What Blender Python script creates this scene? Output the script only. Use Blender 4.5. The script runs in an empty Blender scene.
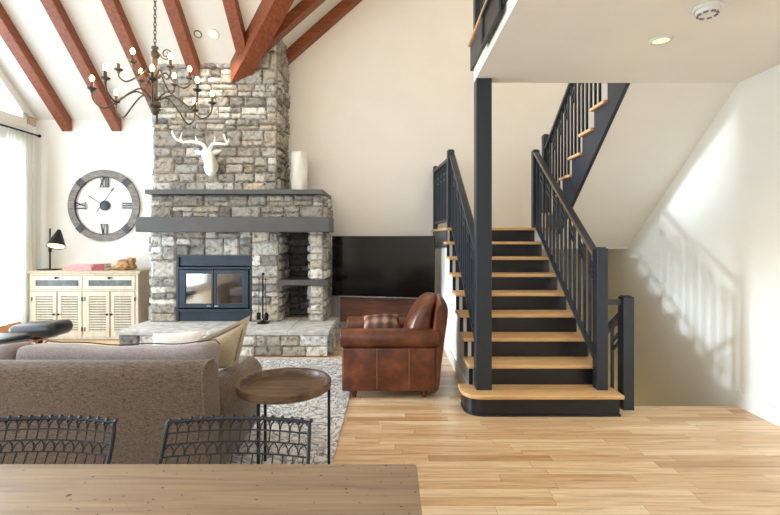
import bpy, bmesh, math, random
from mathutils import Vector, Matrix
PI = math.pi
scene = bpy.context.scene
COL = scene.collection
R = random.Random(7)

# ------------------------------------------------------------------ camera model (photo 780x515)
F = 453.0; HX = 390.0; HY = 240.0; EYE = 1.46
def PX(px, Y): return (px - HX) * Y / F
def PZ(py, Y): return EYE - (py - HY) * Y / F
cam_d = bpy.data.cameras.new('camera'); cam = bpy.data.objects.new('camera', cam_d); COL.objects.link(cam)
cam.location = (0, 0, EYE); cam.rotation_euler = (PI/2, 0, 0)
cam_d.sensor_width = 36; cam_d.sensor_fit = 'HORIZONTAL'; cam_d.lens = F/780*36
cam_d.shift_y = -17.5/780; cam_d.clip_start = 0.05
scene.camera = cam
scene.view_settings.view_transform = 'Standard'
scene.view_settings.look = 'None'
scene.view_settings.gamma = 1
scene.view_settings.use_curve_mapping = False
scene.view_settings.exposure = -0.2

# ------------------------------------------------------------------ materials
def lin(c):
    return tuple(((v/255)/12.92 if v/255 <= .04045 else ((v/255+.055)/1.055)**2.4) for v in c) + (1,)
def new_mat(name):
    m = bpy.data.materials.new(name); m.use_nodes = True
    nt = m.node_tree
    b = nt.nodes['Principled BSDF']
    return m, nt, b
def N(nt, t, **kw):
    n = nt.nodes.new(t)
    for k, v in kw.items(): setattr(n, k, v)
    return n
def L(nt, a, b): nt.links.new(a, b)
def ramp(nt, stops, fac):
    r = N(nt, 'ShaderNodeValToRGB'); e = r.color_ramp.elements
    while len(e) < len(stops): e.new(.5)
    for i, (p, c) in enumerate(stops):
        e[i].position = p; e[i].color = lin(c)
    L(nt, fac, r.inputs[0]); return r.outputs[0]
def coords(nt, kind='Object', scale=(1,1,1), rot=(0,0,0)):
    t = N(nt, 'ShaderNodeTexCoord'); mp = N(nt, 'ShaderNodeMapping')
    mp.inputs['Scale'].default_value = scale; mp.inputs['Rotation'].default_value = rot
    L(nt, t.outputs[kind], mp.inputs[0]); return mp.outputs[0]
def noise(nt, vec, scale, detail=3, rough=.5, dist=0):
    n = N(nt, 'ShaderNodeTexNoise'); n.inputs['Scale'].default_value = scale; n.inputs['Detail'].default_value = detail
    n.inputs['Roughness'].default_value = rough; n.inputs['Distortion'].default_value = dist
    L(nt, vec, n.inputs['Vector']); return n.outputs[0]
def bump(nt, b, h, strength=.3, dist=.01):
    bp = N(nt, 'ShaderNodeBump'); bp.inputs['Strength'].default_value = strength; bp.inputs['Distance'].default_value = dist
    L(nt, h, bp.inputs['Height']); L(nt, bp.outputs[0], b.inputs['Normal'])

def plain(name, c, rough=.5, metal=0, var=.06, scale=6, bmp=0, bscale=60, coat=0, spec=.5):
    m, nt, b = new_mat(name)
    v = coords(nt)
    n = noise(nt, v, scale, 3)
    lo = tuple(max(0, x*(1-var)) for x in c); hi = tuple(min(255, x*(1+var)) for x in c)
    L(nt, ramp(nt, [(.3, lo), (.7, hi)], n), b.inputs['Base Color'])
    b.inputs['Roughness'].default_value = rough; b.inputs['Metallic'].default_value = metal
    b.inputs['Specular IOR Level'].default_value = spec
    if coat: b.inputs['Coat Weight'].default_value = coat
    if bmp: bump(nt, b, noise(nt, v, bscale, 4), bmp, .004)
    return m
def wood(name, cols, axis=0, rough=.45, stretch=12, scale=4, bmp=.12, specks=None, dist=.6):
    m, nt, b = new_mat(name)
    s = [stretch]*3; s[axis] = 1
    v = coords(nt, 'Object', tuple(s))
    n = noise(nt, v, scale, 6, .62, dist)
    st = [(.25+.5*i/(len(cols)-1), c) for i, c in enumerate(cols)]
    col = ramp(nt, st, n)
    if specks:
        v2 = coords(nt, 'Object', (1, 1.3, 1))
        sp = ramp(nt, [(.0, (0,0,0)), (.69, (0,0,0)), (.715, (255,255,255))], noise(nt, v2, 46, 2, .5))
        mx = N(nt, 'ShaderNodeMix', data_type='RGBA'); L(nt, sp, mx.inputs['Factor']); L(nt, col, mx.inputs['A'])
        mx.inputs['B'].default_value = lin(specks); col = mx.outputs['Result']
    L(nt, col, b.inputs['Base Color']); b.inputs['Roughness'].default_value = rough
    if bmp: bump(nt, b, n, bmp, .004)
    return m
def fabric(name, c1, c2, scale=260, bmp=.35, rough=.92):
    m, nt, b = new_mat(name)
    v = coords(nt, 'Object', (1, 1, .35)); n1 = noise(nt, v, scale, 2, .7)
    v2 = coords(nt, 'Object', (.25, .25, 1.4)); n2 = noise(nt, v2, scale*.7, 2, .7)
    a = N(nt, 'ShaderNodeMath', operation='ADD'); L(nt, n1, a.inputs[0]); L(nt, n2, a.inputs[1])
    h = N(nt, 'ShaderNodeMath', operation='MULTIPLY'); L(nt, a.outputs[0], h.inputs[0]); h.inputs[1].default_value = .5
    L(nt, ramp(nt, [(.36, c1), (.64, c2)], h.outputs[0]), b.inputs['Base Color'])
    b.inputs['Roughness'].default_value = rough; b.inputs['Specular IOR Level'].default_value = .15
    b.inputs['Sheen Weight'].default_value = .2
    bump(nt, b, h.outputs[0], bmp, .004)
    return m
def emit(name, c, s):
    m, nt, b = new_mat(name)
    b.inputs['Base Color'].default_value = lin(c); b.inputs['Emission Color'].default_value = lin(c); b.inputs['Emission Strength'].default_value = s
    return m
def glass(name, tint=(255,255,255), gloss=.12, rough=.02):
    m, nt, b = new_mat(name)
    nt.nodes.remove(b); out = nt.nodes['Material Output']
    t = N(nt, 'ShaderNodeBsdfTransparent'); t.inputs[0].default_value = lin(tint)
    g = N(nt, 'ShaderNodeBsdfGlossy'); g.inputs['Roughness'].default_value = rough
    mx = N(nt, 'ShaderNodeMixShader'); mx.inputs[0].default_value = gloss
    L(nt, t.outputs[0], mx.inputs[1]); L(nt, g.outputs[0], mx.inputs[2]); L(nt, mx.outputs[0], out.inputs[0])
    return m

M = {}
M['wall'] = plain('wall_paint', (240,236,229), .75, var=.008, scale=2, bmp=.03, bscale=300, spec=.25)
M['wall_cool'] = plain('wall_paint_white', (243,244,242), .75, var=.008, scale=2, spec=.25)
M['ceil_loft'] = plain('loft_ceiling_paint', (246,243,236), .8, var=.008, scale=2, spec=.2)
M['wall_beige'] = plain('wall_paint_beige', (240,238,229), .75, var=.008, scale=2, spec=.25)
M['olive_bounce'] = plain('olive_bounce_paint', (140,126,84), .8, var=.02, scale=2, spec=.2)  # made-up olive for unseen faces, bounces an olive tint into the stairwell shade
M['ceil'] = plain('ceiling_paint', (224,222,215), .8, var=.008, scale=2, bmp=.03, bscale=300, spec=.2)
M['white'] = plain('white_trim_paint', (240,238,232), .4, var=.01)
M['dark'] = plain('blue_black_paint', (40,47,57), .38, var=.05, scale=4)
M['riser'] = plain('black_riser_paint', (27,30,36), .32, var=.12, scale=3)
M['fascia'] = plain('grey_fascia_paint', (70,72,76), .45, var=.05)
M['mantel'] = plain('grey_mantel_paint', (84,84,84), .5, var=.06, scale=5)
M['black'] = plain('black_metal', (26,26,28), .4, .6, var=.1)
M['iron'] = plain('aged_iron', (70,64,58), .5, .55, var=.18, scale=14)
M['wire'] = plain('dark_wire', (46,47,50), .45, .5, var=.1)
M['rafter'] = wood('red_brown_timber', [(96,48,27),(130,68,39),(154,86,52)], 1, .5, 22, 1.6, .05, None, .2)
M['rafter_x'] = wood('red_brown_timber_across', [(96,48,27),(130,68,39),(154,86,52)], 0, .5, 22, 1.6, .05, None, .2)
M['tread'] = wood('oak_tread', [(196,150,99),(222,178,124),(233,195,145)], 0, .35, 10, 3, .05)
M['rail_wood'] = wood('oak_rail', [(104,82,62),(140,112,84)], 1, .35, 8, 3, .05)
M['table'] = wood('table_wood', [(140,116,94),(170,144,118),(192,167,140)], 0, .36, 20, 2.0, .08, specks=(66,50,40))
M['tray'] = wood('tray_wood', [(60,44,33),(98,74,54),(142,112,84)], 0, .36, 7, 4, .1)
M['console'] = wood('console_wood', [(62,34,24),(96,56,40),(122,76,56)], 0, .45, 9, 3, .1)
M['cab'] = wood('whitewashed_wood', [(196,184,162),(213,203,184),(224,216,200)], 2, .6, 8, 4, .08)
M['cab_side'] = wood('weathered_wood', [(166,148,122),(196,178,150),(214,200,174)], 2, .65, 8, 4, .1)
M['gap_shade'] = plain('louvre_gap_shade', (120,104,84), .8)  # shadow between louvre slats, put in as a darker colour
M['clockwood'] = wood('weathered_grey_wood', [(84,78,74),(128,120,114),(160,152,146)], 0, .6, 5, 9, .15)
M['clockmetal'] = plain('clock_metal', (62,66,72), .4, .7, var=.12)
M['clockstrap'] = plain('dark_rim_strap', (70,70,72), .55, .3, var=.2, scale=20)
M['leather'] = None
M['sofa'] = fabric('sofa_weave', (82,70,61), (138,122,109), 210)
M['cushion'] = fabric('sofa_cushion_weave', (134,122,120), (176,164,162), 320)
M['piping'] = plain('dark_piping', (86,76,74), .8)
M['linen'] = fabric('linen', (190,170,140), (214,196,168), 150, .25)
M['linen_white'] = fabric('white_linen', (226,220,212), (244,240,234), 120, .25)
M['curtain'] = None
M['black_leather'] = plain('black_leather', (34,34,36), .33, var=.15, scale=10, bmp=.15, bscale=90)
M['plywood'] = wood('walnut_shell', [(176,104,48),(214,142,76)], 0, .35, 9, 4, .04)
M['ceramic'] = plain('white_ceramic', (240,238,234), .5, var=.02, bmp=.6, bscale=26)
M['resin'] = plain('white_resin', (242,240,236), .4, var=.01)
M['steel'] = plain('firebox_steel', (58,68,80), .42, .35, var=.08)
M['soot'] = plain('firebox_interior', (70,62,54), .9, var=.3, scale=9)
M['tv_screen'] = plain('screen', (9,10,12), .12, var=.02)
M['tv_bezel'] = plain('bezel', (22,23,25), .35)
M['silver'] = plain('silver', (190,192,196), .3, .9)
M['bulb'] = emit('warm_bulb', (255,205,140), 9)
M['bulb_soft'] = emit('lamp_bulb', (255,220,160), 6)
M['downlight'] = emit('downlight_lens', (255,226,170), 1.5)
M['plastic'] = plain('white_plastic', (232,231,228), .4, var=.01)
M['vent'] = plain('grey_vent', (120,120,122), .5)
M['glass'] = glass('window_glass', (250,253,255), .06)
M['fireglass'] = glass('fire_door_glass', (205,195,180), .42, .06)
M['drawerglass'] = plain('dark_drawer_glass', (78,84,82), .15, var=.25, scale=12)
M['book_pink'] = plain('pink_cover', (214,150,152), .55, var=.04)
M['book_red'] = plain('red_cover', (150,52,58), .5, var=.05)
M['paper'] = plain('page_edges', (236,228,214), .8, var=.03)
M['driftwood'] = wood('driftwood', [(120,84,48),(176,134,84),(214,178,128)], 0, .6, 5, 9, .4)
M['slab'] = None; M['stone'] = None; M['floor'] = None; M['rug'] = None

def m_stone():
    m, nt, b = new_mat('rough_grey_stone')
    at = N(nt, 'ShaderNodeAttribute'); at.attribute_name = 'tone'
    v = coords(nt); n = noise(nt, v, 16, 6, .68, .4)
    mx = N(nt, 'ShaderNodeMix', data_type='RGBA', blend_type='MULTIPLY'); mx.inputs['Factor'].default_value = 1
    L(nt, at.outputs['Color'], mx.inputs['A']); L(nt, ramp(nt, [(.33, (146,142,137)), (.44, (222,219,215)), (.55, (255,255,255))], n), mx.inputs['B'])
    L(nt, mx.outputs['Result'], b.inputs['Base Color']); b.inputs['Roughness'].default_value = .9; b.inputs['Specular IOR Level'].default_value = .2
    bump(nt, b, noise(nt, v, 42, 5, .7), .9, .012)
    return m
M['stone'] = m_stone()
M['slab'] = plain('hearth_slab_stone', (204,202,196), .7, var=.12, scale=9, bmp=.4, bscale=30)
def m_floor():
    m, nt, b = new_mat('maple_strip_floor')
    t = N(nt, 'ShaderNodeTexCoord'); s = N(nt, 'ShaderNodeSeparateXYZ'); L(nt, t.outputs['Object'], s.inputs[0])
    def mth(op, a, bb=None):
        n = N(nt, 'ShaderNodeMath', operation=op)
        for i, q in enumerate((a, bb)):
            if q is None: continue
            if isinstance(q, (int, float)): n.inputs[i].default_value = q
            else: L(nt, q, n.inputs[i])
        return n.outputs[0]
    ry = mth('DIVIDE', s.outputs['Y'], .083); row = mth('FLOOR', ry); fy = mth('FRACT', ry)
    wn = N(nt, 'ShaderNodeTexWhiteNoise', noise_dimensions='1D'); L(nt, row, wn.inputs['W'])
    off = mth('MULTIPLY', wn.outputs['Value'], 9.0)
    rx = mth('ADD', mth('DIVIDE', s.outputs['X'], .82), off); colm = mth('FLOOR', rx); fx = mth('FRACT', rx)
    cv = N(nt, 'ShaderNodeCombineXYZ'); L(nt, row, cv.inputs[0]); L(nt, colm, cv.inputs[1])
    w2 = N(nt, 'ShaderNodeTexWhiteNoise', noise_dimensions='2D'); L(nt, cv.outputs[0], w2.inputs['Vector'])
    base = ramp(nt, [(0, (206,166,124)), (.12, (222,186,144)), (.5, (233,201,162)), (.85, (240,213,176)), (1, (245,222,188))], w2.outputs['Value'])
    off3 = N(nt, 'ShaderNodeVectorMath', operation='MULTIPLY_ADD'); L(nt, w2.outputs['Color'], off3.inputs[0]); off3.inputs[1].default_value = (20,20,20)
    mp = N(nt, 'ShaderNodeMapping'); mp.inputs['Scale'].default_value = (1, 16, 1); L(nt, t.outputs['Object'], mp.inputs[0]); L(nt, mp.outputs[0], off3.inputs[2])
    g = noise(nt, off3.outputs[0], 2.2, 6, .6, .7)
    gr = ramp(nt, [(.28, (196,172,146)), (.46, (240,232,222)), (.6, (255,255,255))], g)
    mx = N(nt, 'ShaderNodeMix', data_type='RGBA', blend_type='MULTIPLY'); mx.inputs['Factor'].default_value = .8
    L(nt, base, mx.inputs['A']); L(nt, gr, mx.inputs['B'])
    e1 = mth('LESS_THAN', fy, .025); e2 = mth('LESS_THAN', fx, .004); e = mth('MAXIMUM', e1, e2)
    m2 = N(nt, 'ShaderNodeMix', data_type='RGBA'); L(nt, mth('MULTIPLY', e, .45), m2.inputs['Factor']); L(nt, mx.outputs['Result'], m2.inputs['A']); m2.inputs['B'].default_value = lin((128,92,60))
    L(nt, m2.outputs['Result'], b.inputs['Base Color']); b.inputs['Roughness'].default_value = .3; b.inputs['Specular IOR Level'].default_value = .5
    return m
M['floor'] = m_floor()
def m_rug():
    m, nt, b = new_mat('patterned_rug')
    v = coords(nt, 'Object', (1, .8, 1))
    n = noise(nt, v, 3.4, 3, .55, 2.8)
    n2 = noise(nt, v, 40, 3, .6)
    c = ramp(nt, [(.30, (236,234,231)), (.42, (232,230,227)), (.47, (118,124,138)), (.51, (226,224,222)), (.57, (238,236,233)), (.61, (132,137,150)), (.66, (232,230,227))], n)
    mx = N(nt, 'ShaderNodeMix', data_type='RGBA', blend_type='MULTIPLY'); mx.inputs['Factor'].default_value = .7
    L(nt, c, mx.inputs['A']); L(nt, ramp(nt, [(.35, (200,199,199)), (.6, (255,255,255))], n2), mx.inputs['B'])
    L(nt, mx.outputs['Result'], b.inputs['Base Color']); b.inputs['Roughness'].default_value = .95; b.inputs['Specular IOR Level'].default_value = .1
    bump(nt, b, n2, .5, .01)
    return m
M['rug'] = m_rug()
def m_leather():
    m, nt, b = new_mat('worn_brown_leather')
    v = coords(nt); n = noise(nt, v, 5, 5, .6, .3)
    L(nt, ramp(nt, [(.3, (70,36,22)), (.52, (106,57,35)), (.75, (146,88,57))], n), b.inputs['Base Color'])
    b.inputs['Roughness'].default_value = .36
    bump(nt, b, noise(nt, v, 70, 4, .6), .15, .005)
    return m
M['leather'] = m_leather()
M['leather_seam'] = plain('leather_seam', (150,98,68), .5)
def m_curtain():
    m, nt, b = new_mat('sheer_curtain')
    b.inputs['Base Color'].default_value = lin((236,234,224)); b.inputs['Roughness'].default_value = .9
    n = noise(nt, coords(nt, 'Object', (1,1,.05)), 60, 2)
    L(nt, ramp(nt, [(.3, (244,244,238)), (.7, (250,250,246))], n), b.inputs['Base Color'])
    out = nt.nodes['Material Output']; tr = N(nt, 'ShaderNodeBsdfTranslucent'); tr.inputs[0].default_value = lin((250,250,244))
    mx = N(nt, 'ShaderNodeMixShader'); mx.inputs[0].default_value = .5
    L(nt, b.outputs[0], mx.inputs[1]); L(nt, tr.outputs[0], mx.inputs[2])
    tp = N(nt, 'ShaderNodeBsdfTransparent'); m2 = N(nt, 'ShaderNodeMixShader'); m2.inputs[0].default_value = .08
    L(nt, mx.outputs[0], m2.inputs[1]); L(nt, tp.outputs[0], m2.inputs[2]); L(nt, m2.outputs[0], out.inputs[0])
    return m
M['curtain'] = m_curtain()
def m_plaid():
    m, nt, b = new_mat('plaid_fabric')
    v = coords(nt); s = N(nt, 'ShaderNodeSeparateXYZ'); L(nt, v, s.inputs[0])
    def wv(o, sc):
        w = N(nt, 'ShaderNodeTexWave'); w.inputs['Scale'].default_value = sc; w.wave_profile = 'SIN'
        c = N(nt, 'ShaderNodeCombineXYZ'); L(nt, o, c.inputs[0]); L(nt, c.outputs[0], w.inputs['Vector']); return w.outputs['Fac']
    a = N(nt, 'ShaderNodeMath', operation='ADD'); L(nt, wv(s.outputs['X'], 3.2), a.inputs[0]); L(nt, wv(s.outputs['Y'], 3.2), a.inputs[1])
    h = N(nt, 'ShaderNodeMath', operation='MULTIPLY'); L(nt, a.outputs[0], h.inputs[0]); h.inputs[1].default_value = .5
    L(nt, ramp(nt, [(.15, (84,56,46)), (.5, (122,86,72)), (.85, (170,140,122))], h.outputs[0]), b.inputs['Base Color'])
    b.inputs['Roughness'].default_value = .95
    return m
M['plaid'] = m_plaid()

# ------------------------------------------------------------------ mesh helpers
def basis(d):
    d = Vector(d).normalized(); up = Vector((0,0,1)) if abs(d.z) < .95 else Vector((0,1,0))
    u = d.cross(up).normalized(); w = u.cross(d).normalized(); return u, w
class MB:
    def __init__(s): s.bm = bmesh.new()
    def box(s, x0, x1, y0, y1, z0, z1, bev=0, seg=2, mat=None):
        t = bmesh.new()
        vs = [t.verts.new((x, y, z)) for z in (z0, z1) for y in (y0, y1) for x in (x0, x1)]
        for f in ((0,2,3,1),(4,5,7,6),(0,1,5,4),(2,6,7,3),(0,4,6,2),(1,3,7,5)): t.faces.new([vs[i] for i in f])
        if bev: bmesh.ops.bevel(t, geom=list(t.edges), offset=bev, segments=seg, profile=.5, affect='EDGES', clamp_overlap=True)
        if mat is not None: bmesh.ops.transform(t, matrix=mat, verts=t.verts)
        s.merge(t); return s
    def merge(s, t):
        me = bpy.data.meshes.new('tmp'); t.to_mesh(me); t.free(); s.bm.from_mesh(me); bpy.data.meshes.remove(me)
    def hexa(s, p, bev=0, seg=2):
        """8 points: bottom ring 0-3, top ring 4-7"""
        t = bmesh.new(); vs = [t.verts.new(q) for q in p]
        for f in ((3,2,1,0),(4,5,6,7),(0,1,5,4),(1,2,6,5),(2,3,7,6),(3,0,4,7)): t.faces.new([vs[i] for i in f])
        bmesh.ops.recalc_face_normals(t, faces=t.faces)
        if bev: bmesh.ops.bevel(t, geom=list(t.edges), offset=bev, segments=seg, profile=.5, affect='EDGES', clamp_overlap=True)
        s.merge(t); return s
    def prism(s, poly, axis, a, b, bev=0, seg=2):
        """poly of 2D points extruded along axis; axis 0: (y,z), 1: (x,z), 2: (x,y)"""
        def P(q, t): return {0: (t, q[0], q[1]), 1: (q[0], t, q[1]), 2: (q[0], q[1], t)}[axis]
        t = bmesh.new()
        A = [t.verts.new(P(q, a)) for q in poly]; B = [t.verts.new(P(q, b)) for q in poly]
        t.faces.new(A); t.faces.new(B[::-1]); n = len(poly)
        for i in range(n): t.faces.new([A[i], B[i], B[(i+1) % n], A[(i+1) % n]])
        bmesh.ops.recalc_face_normals(t, faces=t.faces)
        if bev:
            bmesh.ops.bevel(t, geom=list(t.edges), offset=bev, segments=seg, profile=.5, affect='EDGES', clamp_overlap=True)
        s.merge(t); return s
    def bar(s, p, q, w, h, bev=0):
        p = Vector(p); q = Vector(q); u, v = basis(q-p)
        r = [p-u*w/2-v*h/2, p+u*w/2-v*h/2, p+u*w/2+v*h/2, p-u*w/2+v*h/2]
        d = q-p
        return s.hexa(r + [x+d for x in r], bev)
    def tube(s, pts, r, n=8, closed=False, cap=True):
        pts = [Vector(p) for p in pts]; bm = s.bm; rings = []; m = len(pts)
        rr = r if isinstance(r, (list, tuple)) else [r]*m
        u = None
        for i, p in enumerate(pts):
            if closed: d = pts[(i+1) % m]-pts[i-1]
            else: d = pts[min(i+1, m-1)]-pts[max(i-1, 0)]
            d.normalize()
            if u is None: u = basis(d)[0]
            u = (u - d*u.dot(d))
            if u.length < 1e-5: u = basis(d)[0]
            u.normalize(); w = d.cross(u)
            rings.append([bm.verts.new(p + (u*math.cos(2*PI*k/n)+w*math.sin(2*PI*k/n))*rr[i]) for k in range(n)])
        for i in range(m if closed else m-1):
            a, b = rings[i], rings[(i+1) % m]
            for k in range(n): bm.faces.new([a[k], a[(k+1) % n], b[(k+1) % n], b[k]])
        if cap and not closed:
            bm.faces.new(rings[0][::-1]); bm.faces.new(rings[-1])
        return s
    def lathe(s, prof, c, n=24, axis=(0,0,1)):
        """prof: (r, h) pairs along axis from c"""
        c = Vector(c); a = Vector(axis).normalized(); u, w = basis(a); bm = s.bm; rings = []
        for r, h in prof:
            if r < 1e-5: rings.append([bm.verts.new(c+a*h)])
            else: rings.append([bm.verts.new(c+a*h+(u*math.cos(2*PI*k/n)+w*math.sin(2*PI*k/n))*r) for k in range(n)])
        for A, B in zip(rings, rings[1:]):
            for k in range(n):
                if len(A) == 1 and len(B) == 1: continue
                if len(A) == 1: bm.faces.new([A[0], B[k], B[(k+1) % n]])
                elif len(B) == 1: bm.faces.new([A[k], A[(k+1) % n], B[0]])
                else: bm.faces.new([A[k], A[(k+1) % n], B[(k+1) % n], B[k]])
        if len(rings[0]) > 1: bm.faces.new(rings[0])
        if len(rings[-1]) > 1: bm.faces.new(rings[-1])
        return s
    def ball(s, c, r, n=12, sc=(1,1,1)):
        t = bmesh.new(); bmesh.ops.create_uvsphere(t, u_segments=n, v_segments=max(6, n*2//3), radius=r)
        bmesh.ops.transform(t, matrix=Matrix.Translation(c) @ Matrix.Diagonal((*sc, 1)), verts=t.verts); s.merge(t); return s
    def pillow(s, mat, w, h, t, n=14, pinch=.06, flange=0, seed=1):
        bm = s.bm; rr = random.Random(seed); G = {}
        for side in (1, -1):
            for i in range(n+1):
                for j in range(n+1):
                    a = -1+2*i/n; b = -1+2*j/n; edge = i in (0, n) or j in (0, n)
                    if side < 0 and edge: G[side, i, j] = G[1, i, j]; continue
                    k = max(0, (1-abs(a)**2.6)*(1-abs(b)**2.6))**.55
                    x = a*w/2*(1-pinch*(1-b*b)*abs(a)**3); y = b*h/2*(1-pinch*(1-a*a)*abs(b)**3)
                    z = side*t/2*k*(1+.06*math.sin(3*a+2*b+seed)+.05*math.sin(5*b-2*a+seed))
                    G[side, i, j] = bm.verts.new(mat @ Vector((x, y, z)))
            for i in range(n):
                for j in range(n):
                    q = [G[side, i, j], G[side, i+1, j], G[side, i+1, j+1], G[side, i, j+1]]
                    bm.faces.new(q if side > 0 else q[::-1])
        if flange:
            ring = [(i, 0) for i in range(n)] + [(n, j) for j in range(n)] + [(i, n) for i in range(n, 0, -1)] + [(0, j) for j in range(n, 0, -1)]
            inner = [G[1, i, j] for i, j in ring]; outer = []
            for (i, j) in ring:
                a = -1+2*i/n; b = -1+2*j/n
                c = mat.inverted() @ G[1, i, j].co
                outer.append(bm.verts.new(mat @ Vector((c.x*(1+flange/(w/2)), c.y*(1+flange/(h/2)), c.z))))
            m_ = len(ring)
            for k in range(m_): bm.faces.new([inner[k], outer[k], outer[(k+1) % m_], inner[(k+1) % m_]])
        return s
    def build(s, name, mat, parent=None, smooth=False, local=False, sub=0, angle=40):
        bm = s.bm
        if parent is not None and not local:
            o = parent; off = Vector((0,0,0))
            while o is not None: off += o.location; o = o.parent
            bmesh.ops.translate(bm, vec=-off, verts=bm.verts)
        me = bpy.data.meshes.new(name); bm.to_mesh(me); bm.free()
        ob = bpy.data.objects.new(name, me); COL.objects.link(ob)
        if mat is not None: me.materials.append(mat)
        if parent is not None: ob.parent = parent
        if smooth:
            for p in me.polygons: p.use_smooth = True
            try: me.set_sharp_from_angle(angle=math.radians(angle))
            except Exception: pass
        if sub:
            md = ob.modifiers.new('sub', 'SUBSURF'); md.levels = sub; md.render_levels = sub
        return ob
def thing(name, label, cat, loc=(0,0,0), rz=0, group=None):
    o = bpy.data.objects.new(name, None); COL.objects.link(o); o.location = loc; o.rotation_euler = (0,0,rz); o.empty_display_size = .1
    tag(o, label, cat, group); return o
def tag(o, label, cat, group=None, kind=None):
    o['label'] = label; o['category'] = cat
    if group: o['group'] = group
    if kind: o['kind'] = kind
    return o
def struct(name, mb, mat, label=None, cat=None, smooth=False):
    o = mb.build(name, mat, smooth=smooth); o['kind'] = 'structure'
    if label: o['label'] = label
    if cat: o['category'] = cat
    return o
def copy_tree(o, parent=None):
    c = o.copy(); COL.objects.link(c); c.parent = parent
    for ch in list(o.children): copy_tree(ch, c)
    return c

# ------------------------------------------------------------------ the setting
WY = 7.05          # back wall
LX = -5.5; RX = 3.06; BY = -3.0; TOP = 6.5; PITCH = .88
def zA(y): return 3.33 + PITCH*(WY-y)
def valley_x(y): return -2.13 + (6.43-y)
def zB(x): return 3.876 + PITCH*(x+2.13)
SY = 3.98          # far edge of the loft slab, and of the floor at the stairwell
# floor
m = MB(); m.box(LX, RX, BY, SY, -.12, 0); m.box(LX, 1.88, SY, WY, -.12, 0)
struct('floor', m, M['floor'], 'pale maple strip floor with boards running across the room', 'floor')
m = MB(); m.box(1.88, RX, SY-.1, WY, -2.75, -2.65); struct('floor_basement', m, M['floor'])
# back wall
m = MB(); m.prism([(LX-.15,-.12),(RX+.15,-.12),(RX+.15,TOP),(LX-.15,TOP)], 1, WY, WY+.15)
m.box(1.7, RX+.15, WY, WY+.15, -2.75, -.12)
struct('wall_back', m, M['wall'], 'cream wall behind the fireplace, screen and stairs', 'wall')
# right wall
m = MB(); m.box(RX, RX+.15, BY, WY, -2.75, TOP)
struct('wall_right', m, M['wall_beige'], 'white wall beside the stairwell', 'wall')
m = MB(); m.box(1.76, 1.88, SY, WY, -2.75, -.12); m.box(1.88, RX, SY-.12, SY-.0, -2.75, -.12)
struct('wall_basement', m, M['olive_bounce'])  # unseen walls, coloured olive for their bounce
# left wall with glazed doors and a sloped transom
m = MB()
T = .14
def lw(poly): m.prism(poly, 0, LX-T, LX)
WZ0, WZ1 = .12, 2.96; WY0, WY1 = -1.0, 6.72
lw([(WY1,0),(WY,0),(WY,zA(WY)+.1),(6.83,zA(6.83)+.1),(6.83,3.21),(WY1,3.21)])
lw([(BY,0),(WY1,0),(WY1,WZ0),(BY,WZ0)])
lw([(BY,WZ1),(WY1,WZ1),(WY1,3.21),(BY,3.21)])
lw([(BY,WZ0),(WY0,WZ0),(WY0,WZ1),(BY,WZ1)])
def zt(y): return 3.42 + PITCH*(6.83-y)
lw([(6.83,zt(6.83)),(6.83,zA(6.83)+.2),(3.9,zA(3.9)+.2),(3.9,zt(3.9))])
lw([(BY,3.21),(3.9,3.21),(3.9,TOP),(BY,TOP)])
struct('wall_left', m, M['wall_cool'], 'white gable wall with tall windows', 'wall')
# windows
def rect_frame(mb, y0, y1, z0, z1, w=.07, x0=LX-.1, x1=LX+.02):
    mb.box(x0, x1, y0, y0+w, z0, z1); mb.box(x0, x1, y1-w, y1, z0, z1); mb.box(x0, x1, y0+w, y1-w, z0, z0+w); mb.box(x0, x1, y0+w, y1-w, z1-w, z1)
m = MB()
n_pan = 5; pw = (WY1-WY0)/n_pan
for k in range(n_pan): rect_frame(m, WY0+k*pw, WY0+(k+1)*pw, WZ0, WZ1)
w1 = struct('window_1', m, M['white'], 'tall white framed glazed doors on the left wall', 'window')
g = MB(); g.box(LX-.06, LX-.05, WY0+.05, WY1-.05, WZ0+.05, WZ1-.05); g = g.build('window_pane', M['glass'], w1)
m = MB()
def slope_bar(mb, ya, yb, off0, off1, x0=LX-.1, x1=LX+.02):
    mb.prism([(ya, zt(ya)-off1),(yb, zt(yb)-off1),(yb, zt(yb)-off0),(ya, zt(ya)-off0)], 0, x0, x1)
slope_bar(m, 6.83, 3.9, 0, .10); m.box(LX-.1, LX+.02, 3.9, 6.83, 3.21, 3.29); m.box(LX-.1, LX+.02, 6.76, 6.83, 3.29, zt(6.83)-.05)
m.box(LX-.1, LX+.02, 3.9, 3.97, 3.29, zt(3.9)-.1); m.box(LX-.1, LX+.02, 5.3, 5.37, 3.29, zt(5.35)-.1)
w2 = struct('window_2', m, M['white'], 'white sloped transom window above the curtain', 'window')
g = MB(); g.prism([(3.95,3.27),(6.79,3.27),(6.79,zt(6.79)-.06),(3.95,zt(3.95)-.06)], 0, LX-.06, LX-.05); g.build('window_pane', M['glass'], w2)
m = MB(); m.box(LX, LX+.05, 3.85, 6.88, 3.14, 3.205, .005); struct('trim_1', m, M['white'])
m = MB(); m.box(LX+.002, LX+.03, 6.86, 7.0, 3.21, 3.34); struct('trim_2', m, M['cab_side'])  # trim in shadow; its shade is painted in as the tan colour
# wall behind the camera: unseen, its two openings shaped for the light they admit
m = MB()
m.box(LX, -2.2, BY-.15, BY, 0, 3.7); m.box(-1.1, RX, BY-.15, BY, 0, 3.7); m.box(-2.2, -1.1, BY-.15, BY, 2.7, 3.7); m.box(-2.2, -1.1, BY-.15, BY, 0, .2); m.box(LX, RX, BY-.15, BY, 4.5, 6.3); m.box(.6, RX, BY-.15, BY, 3.7, 4.5)
m.box(LX, RX, BY-.15, BY, 6.3, TOP)
struct('wall_front', m, M['wall'])
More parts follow.
